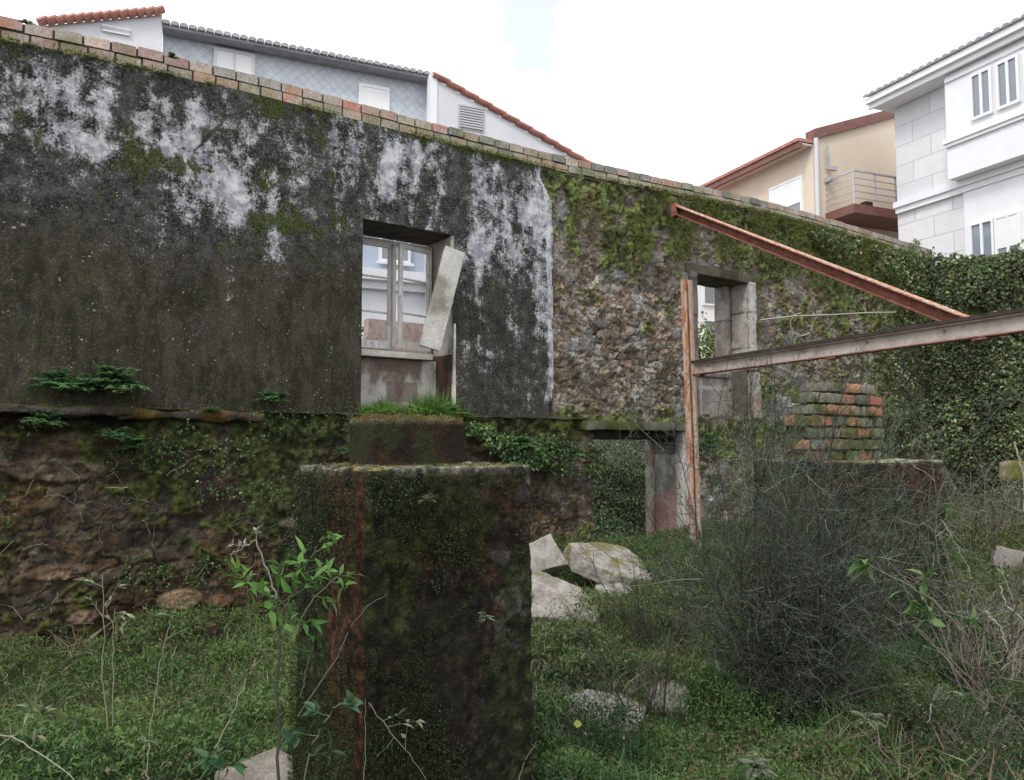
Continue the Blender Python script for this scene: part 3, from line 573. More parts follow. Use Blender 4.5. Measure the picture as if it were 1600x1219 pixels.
for r in range(7):
    zz = 1.63+r*.100; xx = BX0-(r % 2)*.10+rng.normal(0, .02); wl = BX1-(.08 if r == 6 else 0); xx += (.30 if r == 6 else .16 if r == 5 else .05 if r == 4 else 0)
    while xx < wl-.06:
        ln = .235*(.5 if rng.random() < .22 else 1)+rng.normal(0, .01); x1 = min(xx+ln-.032, wl+.03)
        c = np.array([(.34, .14, .08), (.30, .15, .09), (.19, .18, .14), (.26, .16, .10), (.15, .15, .11)][rng.integers(5)])*np.exp(rng.normal(0, .15))
        V, Fc, nr = rough_box(xx, x1, BY0+rng.normal(0, .015), BY0+.20, zz, zz+.084, .02, .012, .014, 100+r*9+int(xx*20))
        q = sst(.555, .62, fbm(V[:, 0]*5+r*.3, V[:, 1]*5, V[:, 2]*5, 4, 101)+.12*sst(2, 1.7, V[:, 2])); sp.add(V, Fc, mixc(np.tile(c, (len(V), 1)), (.065, .075, .015), q*.9))
        xx += ln
V, Fc, nr = rough_box(BX0+.10, BX1-.02, BY0+.045, BY0+.18, 1.60, 2.12, .03, .015, .03, 120); sp.add(V, Fc, (.045, .042, .02))
sp.build('brick_stub', M_brick, P2)

# ================================================================== RUSTY STEEL
def ibeam(w, h, t=.012): return [(-w/2, -h/2), (w/2, -h/2), (w/2, -h/2+t), (t/2, -h/2+t), (t/2, h/2-t), (w/2, h/2-t), (w/2, h/2), (-w/2, h/2), (-w/2, h/2-t), (-t/2, h/2-t), (-t/2, -h/2+t), (-w/2, -h/2+t)]
pb = D(1086, 840, 11); pt = D(1070, 438, 11); po = empty('steel_post', (8.45, -1.03, 0)); tag(po, 'upright rust-streaked steel post standing in front of the rubble wall', 'steel post')
pv = np.array([8.45, -1.03, 0]); MB().bar(pb-pv+(0, 0, -.4), pt-pv, ibeam(.08, .13, .02), up=(1, .35, 0)).build('post_shaft', M_rust3, po)
MB().bar(pb-pv+(.075, -.03, -.4), pt-pv+(.075, -.03, 0), [(-.022, -.03), (.022, -.03), (.022, .03), (-.022, .03)], up=(1, .35, 0)).build('edge_strip', mat_p('pale_rust_steel', (.50, .42, .36), (.36, .19, .12), 5, .8, .004, (.24, .10, .06), s3=(4, 4, 1)), po)
be = empty('steel_beam', (7.9, -3.3, 2.7)); tag(be, 'long level steel beam with pale flaking web, running from the post to the right edge', 'steel beam')
A = np.array([8.43, -1.13, 2.71]); B = np.array([6.98, -7.55, 2.72]); o_ = np.array([7.9, -3.3, 2.7])
MB().bar(A-o_, B-o_, ibeam(.10, .15, .014)).build('beam_section', M_rust2, be)
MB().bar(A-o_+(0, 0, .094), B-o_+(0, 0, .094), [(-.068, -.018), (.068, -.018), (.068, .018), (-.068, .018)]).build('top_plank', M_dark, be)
MB().bar(A-o_+(-.001, 0, -.0815), B-o_+(-.001, 0, -.0815), [(-.054, -.006), (.054, -.006), (.054, .0055), (-.054, .0055)]).build('bottom_plate', M_rust, be)
dvv = (B-A)/np.linalg.norm(B-A); m = MB()
for q in (.02, 2.45, 4.2, 4.95, 6.3): m.bar(A+dvv*q-o_+(0, 0, -.099), A+dvv*(q+.14)-o_+(0, 0, -.099), [(-.05, -.011), (.05, -.011), (.05, .011), (-.05, .011)])
m.build('cleat_plates', M_rust, be)
m = MB()
for q in np.arange(.3, 6.4, .9): m.bar(A+dvv*q-o_+(-.008, 0, .02), A+dvv*q-o_+(-.024, 0, .02), [(.012*math.cos(t), .012*math.sin(t)) for t in np.arange(6)*1.047])
m.build('bolt_heads', M_rust, be)
ra = D(1057, 328, 12.1); rbp = np.array([7.64, -5.15, 2.76]); ro = empty('steel_rafter', (8.4, -2.5, 4)); tag(ro, 'sloping red rusted steel rafter coming down from the wall top to the beam', 'steel rafter')
oo = np.array([8.4, -2.5, 4.]); MB().bar(ra-oo, rbp-oo, [(-.055, -.063), (.055, -.063), (.055, -.052), (-.043, -.052), (-.043, .052), (.055, .052), (.055, .063), (-.055, .063)][::-1]).build('rafter_section', M_rust, ro)
MB().bar(ra-oo+(0, 0, .070), rbp-oo+(0, 0, .070), [(-.058, -.006), (.058, -.006), (.058, .006), (-.058, .006)]).build('top_highlight', M_rust3, ro)  # added paler strip that paints the highlight along the rafter's upper edge
MB().bar(ra-oo+(-.02, .06, -.02), ra-oo+(.0, -.04, .0), [(-.07, -.10), (.07, -.10), (.07, .10), (-.07, .10)]).build('end_plate', M_rust, ro)
# cable strung along the rubble
cp = np.array([D(1188, 500, 13.1), D(1240, 494, 13.5), D(1300, 492, 14.2), D(1350, 489, 14.8), D(1400, 488, 15.5)]); cp = cp[None]
V, Fc = tubes(cp, np.full((1, 5), .012), 5); tag(mesh('cable', V, Fc, M_dry, None, np.tile((.40, .41, .38), (len(V), 1)), True), 'thin grey cable strung across the mossy rubble at right', 'cable')
t = np.linspace(0, 4.6, 14); ctr = D(1252, 507, 13.55); V, Fc = tubes(np.stack([ctr[0]+.17*np.cos(t+1.6), ctr[1]-.1*np.cos(t+1.6), ctr[2]+.2*np.sin(t+1.6)], 1)[None], np.full((1, 14), .010), 5)
tag(mesh('cable_loop', V, Fc, M_dry, None, np.tile((.34, .35, .32), (len(V), 1)), True), 'open loop of thin wire hanging under the grey cable', 'wire')

# ================================================================== FALLEN STONES
def slab(label, px, py, d, size, rot, seed, col=(.42, .39, .36), moss=.0, cut=0):
    V, Fc, nr = rough_box(-size[0]/2, size[0]/2, -size[1]/2, size[1]/2, -size[2]/2, size[2]/2, min(size)/7, min(size)*.10, min(size)*.12, seed, 3.5)
    V[:, 0] *= 1+cut*V[:, 1]/size[1]; V[:, 2] *= 1+cut*.6*V[:, 0]/size[0]
    k = fbm(V[:, 0]*4, V[:, 1]*4, V[:, 2]*4, 5, seed+1); k2 = fbm(V[:, 0]*18, V[:, 1]*18, V[:, 2]*18, 4, seed+2)
    c = mixc(np.full((len(V), 3), col), np.array(col)*.68, sst(.42, .62, k)); c = mixc(c, np.array((.36, .27, .24)), .5*sst(.5, .65, fbm(V[:, 0]*2, V[:, 1]*2, V[:, 2]*2, 3, seed+6)))
    c = mixc(c, (.13, .13, .03), sst(.60-moss*.2, .68-moss*.2, fbm(V[:, 0]*3+4, V[:, 1]*3, V[:, 2]*3, 4, seed+3))*min(1, moss*2+.2))
    from mathutils import Euler
    V = V@np.array(Euler([math.radians(a) for a in rot]).to_matrix()).T
    o = mesh('fallen_stone', V, Fc, M_slab, None, c*(.7+.6*k2[:, None]), True); o.location = D(px, py, d)
    return tag(o, label, 'stone')
def gran(name, moss):
    m, t, b, o = newmat(name); c = mixn(t, mrange(t, noise(t, 5, 8, .7), .4, .62), (.37, .345, .31), (.21, .19, .165)); c = mixn(t, mrange(t, noise(t, 60, 4, .8), .45, .62, 0, .5), c, (.13, .11, .09))
    c = mixn(t, mrange(t, noise(t, 3.1, 6, .65), .62-moss, .70-moss, 0, .85), c, (.15, .14, .04)); t.links.new(c, b.inputs['Base Color']); b.inputs['Roughness'].default_value = .9; bump(t, b, noise(t, 40, 6, .75), .008, .8); return m
M_gran = gran('worn_granite', .03); M_granm = gran('mossy_granite', .13)
tx = bpy.data.textures.new('stone_rough', 'CLOUDS'); tx.noise_scale = .09; tx.noise_depth = 4
def broken(label, pts, th, mat, seed=0):
    P = np.array([D(*p) for p in pts]); c0 = P.mean(0); _, _, vt = np.linalg.svd(P-c0); nrm = vt[2]; 
    if nrm@(np.array([0, CAMY, EYE])-c0) < 0: nrm = -nrm
    P = P-np.outer((P-c0)@nrm, nrm); Q = P-nrm*th+(c0-P)*-.04; n = len(P); V = np.concatenate([P, Q])-c0
    o = mesh('fallen_stone', V, [list(range(n)), list(range(2*n-1, n-1, -1))]+[[i, i+n, (i+1) % n+n, (i+1) % n] for i in range(n)], mat); o.location = c0
    m = o.modifiers.new('voxel', 'REMESH'); m.mode = 'VOXEL'; m.voxel_size = .011; m.use_smooth_shade = True
    m = o.modifiers.new('worn', 'SMOOTH'); m.iterations = 1
    m = o.modifiers.new('rough', 'DISPLACE'); m.texture = tx; m.strength = .026; m.mid_level = .5
    return tag(o, label, 'stone')
broken('pale stone block standing on a corner just right of the dark foreground pillar', [(822, 852, 8.7), (862, 832, 8.9), (887, 884, 8.8), (868, 884, 8.65), (842, 892, 8.5), (822, 895, 8.5)], .30, M_gran)
broken('large pale slab with a yellow-green moss patch, tilted in front of the doorway', [(890, 842, 9.1), (940, 851, 9.5), (975, 856, 9.6), (1002, 868, 9.4), (1021, 902, 8.9), (968, 905, 8.7), (903, 874, 8.75)], .17, M_granm)
broken('big smooth pinkish slab sloping down beside the dark foreground pillar', [(815, 884, 8.1), (838, 888, 8.1), (905, 918, 8.0), (939, 946, 7.8), (936, 972, 7.6), (815, 962, 7.5)], .34, M_gran)
broken('small pale stone under the mossy tilted slab', [(930, 912, 8.35), (975, 911, 8.4), (987, 920, 8.3), (984, 938, 8.1), (930, 940, 8.1)], .2, M_gran)
broken('flat grey slab lying in the grass and dry twigs near the foot of the shrub', [(880, 1101, 5.1), (915, 1091, 5.35), (975, 1094, 5.4), (1012, 1112, 5.2), (1002, 1138, 4.95), (950, 1143, 4.85), (903, 1120, 4.9)], .14, M_gran).location.z += .05
broken('rounded grey stone half buried left of the bare shrub, behind the flat grey slab', [(1013, 1088, 5.4), (1033, 1068, 5.55), (1066, 1067, 5.55), (1078, 1086, 5.4), (1070, 1114, 5.2), (1018, 1108, 5.2)], .16, M_gran).location.z += .03
slab('pale stone slab at the foot of the foreground pillar, bottom left', 415, 1222, 3.85, (.36, .3, .12), (8, 0, 20), 207, (.24, .215, .18))
slab('broad pale stone in the dry brambles at the right edge', 1580, 880, 9.2, (.5, .4, .24), (14, 16, 30), 208, (.22, .20, .18))
slab('pale squared block among ivy against the boundary wall at the right edge', 1590, 735, 12.6, (.7, .4, .3), (0, 0, 10), 209, (.24, .20, .12), moss=.4)
slab('white stone jutting out of the mossy rubble left of the brick stub', 1240, 629, 12.9, (.40, .2, .18), (0, 0, 0), 210, (.48, .48, .48))

# ================================================================== HOUSES BEYOND THE WALL
def house(name, label, A, B, zb=1.9):
    A = np.array(A[:2]); B = np.array(B[:2]); d = (B-A)/np.linalg.norm(B-A)
    e = empty(name, (A[0], A[1], 0), math.atan2(d[1], d[0])); tag(e, label, 'house'); return e, A, d
def window(x0, x1, z0, z1, par, y=0, bars=1, shutter=0, sill=True, fm=None):
    fm = fm or M_frame; t = .06; e = MB(); e.box(x0, x0+t, y-.05, y+.05, z0, z1).box(x1-t, x1, y-.05, y+.05, z0, z1).box(x0+t, x1-t, y-.048, y+.048, z0, z0+t).box(x0+t, x1-t, y-.048, y+.048, z1-t, z1)
    for q in range(bars): c = x0+(x1-x0)*(q+1)/(bars+1); e.box(c-.03, c+.03, y-.045, y+.04, z0+t, z1-t)
    w_ = e.build('window', fm, par); MB().box(x0+t-.01, x1-t+.01, y-.012, y+.002, z0+t-.01, z1-t+.01).build('glass', M_glass, w_)
    MB().box(x0+t, x1-t, y+.042, y+.046, z0+t, z1-t).build('curtain', M_white, w_)
    if shutter: MB().box(x0+t, x1-t, y-.035, y-.014, z1-t-(z1-z0)*shutter, z1-t-.002).build('roller_shutter', M_frame, w_)
    if sill: MB().box(x0-.06, x1+.06, y-.12, y-.052, z0-.06, z0-.004).build('window_sill', fm, w_)
    return w_
# slate-hung house
hs, A, d = house('slate_house', 'house clad in blue-grey slate scales with a corrugated eave, above the wall at left', D(255, 38, 15), D(670, 122, 17.2))
X1 = HIT(668, 122, A, d)[0]
MB().box(.0, X1, 0, 6, 7.0, 9.80).build('slate_wall', M_slate, hs)
MB().box(-3.5, X1+4, .02, 6, 1.9, 5.45).build('lower_wall', M_white, hs); MB().box(-3.5, X1+4, .05, 6, 5.45, 7.0).build('upper_wall', mat_p('pale_blue_render', (.50, .54, .62), (.44, .49, .58), 2, .8, 0), hs)
MB().box(-3.5, X1+4, -.28, 0, 5.15, 5.38).box(-3.5, X1+4, -.14, 0, 4.98, 5.15).build('cornice', M_white, hs)
m = MB()                                                   # corrugated eave sheet
for i in range(int((X1+.1)/.16)+1): 
    c = .06+i*.16; m.bar((c, -.40, 9.83), (c, 6, 10.9), [(.08*math.cos(t)*.95, .045*math.sin(t)) for t in np.linspace(0, math.pi, 7)]+[(-.05, -.03), (.05, -.03)])
rf = m.build('corrugated_roof', M_gtile, hs)
MB().box(.0, X1+.05, -.34, -.02, 9.74, 9.80).build('gutter', mat_p('grey_gutter', (.22, .22, .24), (.30, .30, .32), 4), hs)

a = HIT(560, 130, A, d); b = HIT(607, 165, A, d); window(a[0], b[0], b[1]-.7, a[1]-.02, hs, -.03, 0, .98)
a = HIT(334, 75, A, d); b = HIT(398, 105, A, d); window(a[0], b[0], b[1]-.7, a[1], hs, -.03, 1, .55, fm=M_whiteg)
for q in (1.0, 2.6, 4.4, 6.2): window(q, q+.7, 5.6, 6.8, hs, .0, 1)
for q in (.6, 2.4, 4.2): window(q, q+.8, 2.6, 3.9, hs, .0, 1)
MB().bar((X1+.02, -.12, 1.9), (X1+.02, -.12, 9.74), [(.05*math.cos(t), .05*math.sin(t)) for t in np.arange(8)*.785], up=(0, 1, 0)).build('downpipe', M_frame, hs)
# left gable
g1, _, _ = house('gable_house', 'grey-white gable end with red verge tiles and a vent, at the far top left', A-d*.0, A+d)
def G(px, py): s, z = HIT(px, py, A+np.array([d[1], -d[0]])*.35, d); return s, z
p0 = G(60, 37); p1 = G(254, 19)
MB().prism([(p0[0]-1.6, 1.9), (p1[0], 1.9), (p1[0], p1[1]-.05), (p0[0], p0[1]-.05), (p0[0]-1.6, p0[1]-.22)][::-1], -.35, -.03).build('gable_wall', M_whiteg, g1)
m = MB(); n = 14
for i in range(n):
    xa = p0[0]+(p1[0]-p0[0])*i/n; xb = p0[0]+(p1[0]-p0[0])*(i+1.12)/n; za = p0[1]+(p1[1]-p0[1])*i/n; m.bar((xa, -.42, za-.02), (xb, -.42, za+.03+(p1[1]-p0[1])/n), [(.10*math.cos(t), .07*math.sin(t)) for t in np.arange(8)*.785])
m.build('verge_tiles', M_rtile, g1)
a = G(160, 42); b = G(204, 58); m = MB()
for i in range(4): zz = b[1]+(a[1]-b[1])*(i+.2)/4; m.box(a[0], b[0]-.01, -.40, -.352, zz, zz+.05)
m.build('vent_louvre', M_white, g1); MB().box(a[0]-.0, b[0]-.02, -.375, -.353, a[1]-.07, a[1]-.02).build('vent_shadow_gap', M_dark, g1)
# right gable
Bp = A+d*X1+np.array([d[1], -d[0]])*.5
g2, _, _ = house('gable_house', 'white gable with long red verge sloping down right and a square louvre', Bp, Bp+d)
def G2(px, py): return HIT(px, py, Bp, d)
p0 = G2(676, 116); p1 = G2(888, 238); p2 = G2(700, 118)
sl = (p1[1]-p0[1])/(p1[0]-p0[0]); xe = p1[0]+2.0
MB().prism([(p0[0], 1.9), (xe, 1.9), (xe, p0[1]+sl*(xe-p0[0])-.08), (p0[0], p0[1]-.08)][::-1], 0, .9).build('gable_wall', M_whiteg, g2)
MB().box(p0[0]-.06, p0[0]+.10, -.03, .2, 1.9, p0[1]).build('corner_post', M_white, g2)
m = MB(); n = 16
for i in range(n): 
    xa = p0[0]+(xe-p0[0])*i/n; xb = p0[0]+(xe-p0[0])*(i+1.15)/n; m.bar((xa, -.02, p0[1]+sl*(xa-p0[0])-.02), (xb, -.02, p0[1]+sl*(xb-p0[0])+.015), [(.10*math.cos(t), .065*math.sin(t)) for t in np.arange(8)*.785])
m.build('verge_tiles', M_rtile, g2)
a = G2(716, 162); b = G2(756, 205); m = MB()
m.box(a[0], b[0], -.012, -.002, b[1]-.05, a[1])
for i in range(9): zz = b[1]+(a[1]-b[1])*i/9; m.box(a[0]+.03, b[0]-.03, -.05, -.013, zz, zz+.035)
m.build('louvre', mat_p('louvre_paint', (.5, .5, .52), (.46, .46, .48), 3, .7, 0), g2)
# low white house seen through the second opening
A3 = D(1040, 400, 24); h3, A3, d3 = house('white_house', 'white house with rows of windows glimpsed through the upper opening', A3, A3+np.array([.97, -.22, 0]))
a = HIT(1060, 455, A3, d3); MB().box(-2, 4.5, 0, 5, 1.9, a[1]+.9).build('wall', M_white, h3); MB().prism([(-2.3, a[1]+.9), (4.8, a[1]+.9), (4.8, a[1]+1.05), (-2.3, a[1]+1.05)], -.3, 5.2).build('roof', M_rtile, h3)
for q in np.arange(-1.5, 4.2, .95):
    for zz in (3.1, 4.6, 6.0): window(q, q+.5, zz, zz+.95, h3, -.02, 0, sill=False)
# cream house with balcony
K = D(1270, 215, 21); dl = np.array([.222, .975]); dn = np.array([.975, -.222])
h4, K2, _ = house('cream_house', 'cream house with brown eaves, a drainpipe and a small balcony, behind the wall at right', K, K[:2]+dn)
ez = 10.0; q1 = HIT(1395, 184, K[:2], dn)
MB().prism([(0, 1.9), (5, 1.9), (5, ez+(q1[1]-ez)*5/q1[0]), (0, ez)][::-1], 0, 9).build('wall', M_cream, h4)
m = MB(); m.bar((-.45, -.02, ez-.22), (-.45, 9, ez-.22), [(-.05, -.08), (.05, -.08), (.05, .08), (-.05, .08)], up=(0, 0, 1)); m.build('fascia', M_brown, h4)
MB().box(-.40, -.002, -.0, 9, ez-.20, ez-.16).build('soffit', M_cream, h4); MB().box(-.55, 0.0, -.02, 9, ez-.13, ez-.04).build('roof_edge', M_rtile, h4)
sl4 = (q1[1]-ez)/q1[0]; MB().prism([(-.02, ez-.02), (5, ez-.02+sl4*5), (5, ez+.26+sl4*5), (-.02, ez+.26)][::-1], -.10, .25).build('parapet', M_brown, h4)
MB().bar((.03, -.08, 1.9), (.03, -.08, ez), [(.06*math.cos(t), .06*math.sin(t)) for t in np.arange(8)*.785], up=(0, 1, 0)).build('downpipe', M_whiteg, h4)
def Q(px, py): return HIT(px, py, K[:2]+dl*0, dn)
# west side window (its own small frame, turned to the side wall)
sv = empty('side_window', (0, 0, 0), -math.pi/2); sv.parent = h4
a = HIT(1255, 275, K[:2], dl); b = HIT(1205, 318, K[:2], dl); window(-b[0], -a[0], a[1]-1.5, a[1]+.02, sv, -.03, 1, .45)
a = Q(1292, 335); b = Q(1405, 352); bz = a[1]-.10
m = MB(); m.box(a[0]-.05, a[0]+3.2, -1.0, -.002, bz-.12, bz+.12).build('balcony_slab', M_brown, h4)
m = MB()
for zz in (.28, .46, .64, .82): m.box(a[0]-.03, a[0]+3.1, -.99, -.965, bz+zz, bz+zz+.022).box(a[0]-.03, a[0]-.005, -.96, -.01, bz+zz, bz+zz+.022)
m.box(a[0]-.03, a[0]+3.1, -1.0, -.955, bz+1.0, bz+1.045).box(a[0]-.04, a[0]+.0, -.95, -.01, bz+1.0, bz+1.045)
for xx in np.arange(a[0], a[0]+3.1, .75): m.box(xx-.02, xx+.02, -.985, -.95, bz+.12, bz+1.0)
m.build('balcony_railing', M_metal, h4)
m = MB(); m.box(a[0]+.7, a[0]+.95, -.7, -.5, bz+.12, bz+.36).build('planter', M_dark, h4)
a = Q(1287, 225); m = MB(); m.bar((a[0], -.12, a[1]-.75), (a[0], -.12, a[1]-.1), [(-.03, -.03), (.03, -.03), (.03, .03), (-.03, .03)], up=(0, 1, 0)).box(a[0], a[0]+.28, -.2, -.1, a[1]-.78, a[1]-.68).box(a[0]-.02, a[0]+.12, -.2, 0, a[1]-1.1, a[1]-.98).build('aerial_bracket', M_gtile, h4)
# white stone-clad apartment building
K = D(1397, 165, 20); dr = np.array([-.222, -.975]); h5, _, _ = house('apartment_building', 'white stone-clad building with bay windows and grey tiled eaves at the top right', K, K[:2]+dr)
def R5(px, py, y=0): return HIT(px, py, K[:2]+np.array([dr[1], -dr[0]])*(-y), dr)  # local -y is the side facing us
EZ = R5(1397, 170)[1]; xb = R5(1497, 150)[0]; XE = 6.5
zc = R5(1412, 318)[1]
MB().box(0, XE, .0, 4, 1.9, EZ).build('clad_wall', M_blocks, h5)
MB().box(-.22, XE, -.55, .6, EZ, EZ+.09).build('soffit', M_white, h5); MB().box(-.27, XE, -.62, -.55, EZ-.03, EZ+.24).box(-.29, XE, -.72, -.622, EZ+.10, EZ+.24).build('gutter', M_frame, h5)
m = MB(); i = 0
while -.2+i*.21 < XE: c = -.2+i*.21; m.bar((c, -.78, EZ+.27), (c, 1.5, EZ+1.0), [(.10*math.cos(t), .07*math.sin(t)) for t in np.linspace(0, math.pi, 7)]); i += 1
m.build('roof_tiles', M_gtile, h5)
MB().box(.0, XE, -.16, -.002, zc-.10, zc+.05).box(.02, XE, -.10, -.003, zc-.24, zc-.10).build('string_course', M_white, h5)
BY = -.45; z0 = R5(1500, 262, BY)[1]; 
MB().box(xb, XE, BY, -.003, zc+.05, EZ-.01).build('bay', M_white, h5)
a = R5(1500, 215, BY); MB().box(xb-.04, XE, BY-.10, BY-.002, a[1]-.06, a[1]+.06).box(xb-.02, XE, BY-.06, BY-.003, a[1]-.14, a[1]-.06).build('bay_sill_band', M_frame, h5)
a = R5(1518, 130, BY); b = R5(1600, 118, BY)
wz0 = R5(1520, 190, BY)[1]; wz1_ = R5(1520, 118, BY)[1]
s0 = a[0]; 
MB().box(xb+.03, XE, BY-.05, BY-.002, wz1_+.10, wz1_+.18).build('bay_head_band', M_frame, h5)
xx = s0
while xx < XE-.7: window(xx, xx+.52, wz0, wz1_, h5, BY-.03, 1, 0, False); xx += .62
a = R5(1520, 385); zt = R5(1523, 350)[1]; xx = a[0]; k = 0
MB().box(R5(1508, 300)[0], XE, -.06, -.002, 1.9, zc-.24).build('lower_render', M_white, h5)
while xx < XE-.9: window(xx, xx+.60, zt-1.25, zt, h5, -.07, 1, (.0, .55, .0)[k % 3], False); xx += (.62, .85, .70)[k % 3]; k += 1

# ================================================================== VEGETATION
G1 = (.115, .198, .058); G2_ = (.042, .090, .036); G3 = (.14, .22, .065); GB = (.030, .065, .030); DRY = (.26, .23, .17); DRYG = (.20, .20, .15)
def blocked(x, y):
    return ((x > 1.33) & (x < 2.28) & (y > -5.58) & (y < -4.76)) | ((x > 5.98) & (x < 7.32) & (y > -5.07) & (y < -3.86)) | (y > -.06) | (x > 17.2)
ST = [(D(945, 1112, 5.0), .34), (D(1043, 1088, 5.3), .18), (D(955, 885, 9.1), .35), (D(866, 925, 7.9), .3), (D(956, 925, 8.25), .12), (D(415, 1222, 3.85), .2)]
def area(n, x0, x1, y0, y1, dens=None):
    x = rng.uniform(x0, x1, n); y = rng.uniform(y0, y1, n); ok = ~blocked(x, y)
    for q_, r_ in ST: ok &= np.hypot(x-q_[0], y-q_[1]) > r_*(.7+.5*vn(x*9, y*9))
    if dens is not None: ok &= rng.random(n) < dens(x, y)
    return x[ok], y[ok]
def inview(x, y, pad=.12):
    xr = cY*x-sY*(y-CAMY); yf = sY*x+cY*(y-CAMY); return (yf > .8) & (np.abs(xr/np.maximum(yf, .1)) < .656+pad+.6/np.maximum(yf, .5))
def dcam(x, y): return np.hypot(x, y-CAMY)
dry_zone = lambda x, y: sst(.48, .62, fbm(x*.8, y*.8, 0, 3, 301)+.22*sst(4.2, 4.8, x)*sst(-5.0, -5.7, y)*sst(5.4, 4.8, x)+.16*sst(7.4, 9, x)*sst(-1, -3, y))
sp = Soup()                                             # creeping leafy ground cover
def cover(n, x0, x1, y0, y1, k, ls, rad, col_a, col_b, dfn=None):
    x, y = area(n, x0, x1, y0, y1, dfn); v = inview(x, y); x, y = x[v], y[v]; m = len(x)
    hgt = (.02+.30*sst(.35, .65, fbm(x*2.2, y*2.2, 0, 3, 310)))*rad/.10
    c = np.stack([x, y, gz(x, y)+hgt*.6], 1); P = np.repeat(c, k, 0)+rdir(m*k, .35)*(rad*rng.random((m*k, 1))**.5)*np.array([1, 1, .8])
    dz = .45*np.repeat(dry_zone(x, y), k); tone = np.repeat(fbm(x*2.3, y*2.3, 0, 3, 311), k)
    col = jit((1, 1, 1), m*k, .3, .10)*mixc(np.tile(np.array(col_a), (m*k, 1)), col_b, sst(.35, .65, tone)); 
    col = np.where((rng.random(m*k) < dz*.5)[:, None], jit((.15, .12, .065), m*k, .3, .1), col)
    sp.add(*leaves(P, rdir(m*k, .25), rdir(m*k, 1.2), ls*rng.uniform(.6, 1.3, m*k), ls*.30*rng.uniform(.7, 1.3, m*k), col, .35))
cover(5200, -2.2, 3.6, -7.8, -3.2, 40, .030, .10, G1, G2_)
cover(5200, 2.0, 7.5, -7.6, -3.2, 36, .032, .10, G1, G2_)
cover(5500, -2.5, 9, -5.0, -.1, 30, .045, .12, G3, G1)
cover(5500, 6, 17.2, -7.5, -.1, 26, .06, .13, (.11, .15, .045), G1)
for n0, x0_, x1_, y0_, y1_, hs_ in ((60000, -2.2, 7.5, -7.8, -3.6, 1.), (60000, -2.5, 16, -5.5, -.1, 1.5)):   # fine soft blades
    x, y = area(n0, x0_, x1_, y0_, y1_); v = inview(x, y); x, y = x[v], y[v]; n = len(x); dd = dcam(x, y)
    tf = sst(.38, .62, fbm(x*1.9, y*1.9, 0, 3, 312)); hh = rng.uniform(.05, .13, n)*(.6+.9*tf)*(1+.3*dry_zone(x, y))*hs_**.5; P = np.stack([x, y, gz(x, y)+.07*rng.random(n)*tf], 1); dr_ = rdir(n, .8)
    tn = sst(.3, .7, fbm(x*2.3, y*2.3, 0, 3, 311)); g = mixc(np.tile(np.array((.125, .225, .065)), (n, 1)), (.05, .108, .042), tn)
    col = np.where((rng.random(n) < .05+.45*dry_zone(x, y))[:, None], jit((.22, .19, .12), n), jit((1, 1, 1), n)*g)
    sp.add(*leaves(P, dr_, rdir(n, .1), hh, .0035+.0009*dd, col, .45))
cv = sp.build('ground_vegetation', M_leaf); tag(cv, 'low creeping green plants and grass covering the yard floor', 'ground cover', kind='stuff')
def grow(P0, D0, Ln, R0, K=7, wob=.12, grav=0.):
    n = len(P0); P = np.zeros((n, K, 3)); P[:, 0] = P0; d = unit(D0); st = (Ln/(K-1))[:, None]
    for k in range(1, K): d = unit(d+rng.normal(0, wob, (n, 3))+np.array([0, 0, grav])); P[:, k] = P[:, k-1]+d*st
    return P, R0[:, None]*np.linspace(1, .35, K)[None]
def kids(P, n, spread, l0, l1, tmin=.2):
    i = rng.integers(0, len(P), n); K = P.shape[1]; t = rng.uniform(tmin, .98, n)*(K-1); k = np.minimum(t.astype(int), K-2); f = (t-k)[:, None]
    b = P[i, k]*(1-f)+P[i, k+1]*f; d = unit(P[i, k+1]-P[i, k]); return b, unit(d+rdir(n)*spread), rng.uniform(l0, l1, n)
def plant(name, label, cat, group=None): e = empty(name); tag(e, label, cat, group); return e
def ivy(name, label, pts_fn, n, ls, col, par_cat='ivy', keep=None):
    P, Nn = pts_fn(n); col = jit(col, len(P), .45, .14)*(.7+.6*sst(.35, .65, fbm(P[:, 0]*1.7+P[:, 1]*1.7, P[:, 2]*1.7, 0, 3, 77)))[:, None]; Dn = rdir(len(P))*.8+np.array([0, 0, -.6])+Nn*.3
    s = Soup(); s.add(*leaves(P, Dn, unit(Nn+rdir(len(P))*.9), ls*rng.uniform(.6, 1.3, len(P)), ls*.8*rng.uniform(.7, 1.2, len(P)), col, .15))
    o = s.build(name, M_leaf); tag(o, label, par_cat); return o
def on_bw(n):
    y = rng.uniform(-6.5, .1, n); z = rng.uniform(.1, 5.95, n); b = fbm(y*1.3, z*1.3, 0, 4, 320); b2 = fbm(y*5, z*5, 0, 3, 321)
    ok = (b2 > .33) & (z < 5.75+.25*(fbm(y*2, y*0, 0, 3, 4)-.5)*2-.1); y, z, b, b2 = y[ok], z[ok], b[ok], b2[ok]
    return np.stack([17.26-.20*b*rng.random(len(y))**.35-.05, y, z], 1), np.tile((-1., 0, .25), (len(y), 1))
ivy('ivy', 'dense mass of dark ivy hanging over the whole boundary wall at the right', on_bw, 56000, .082, (.125, .155, .075))
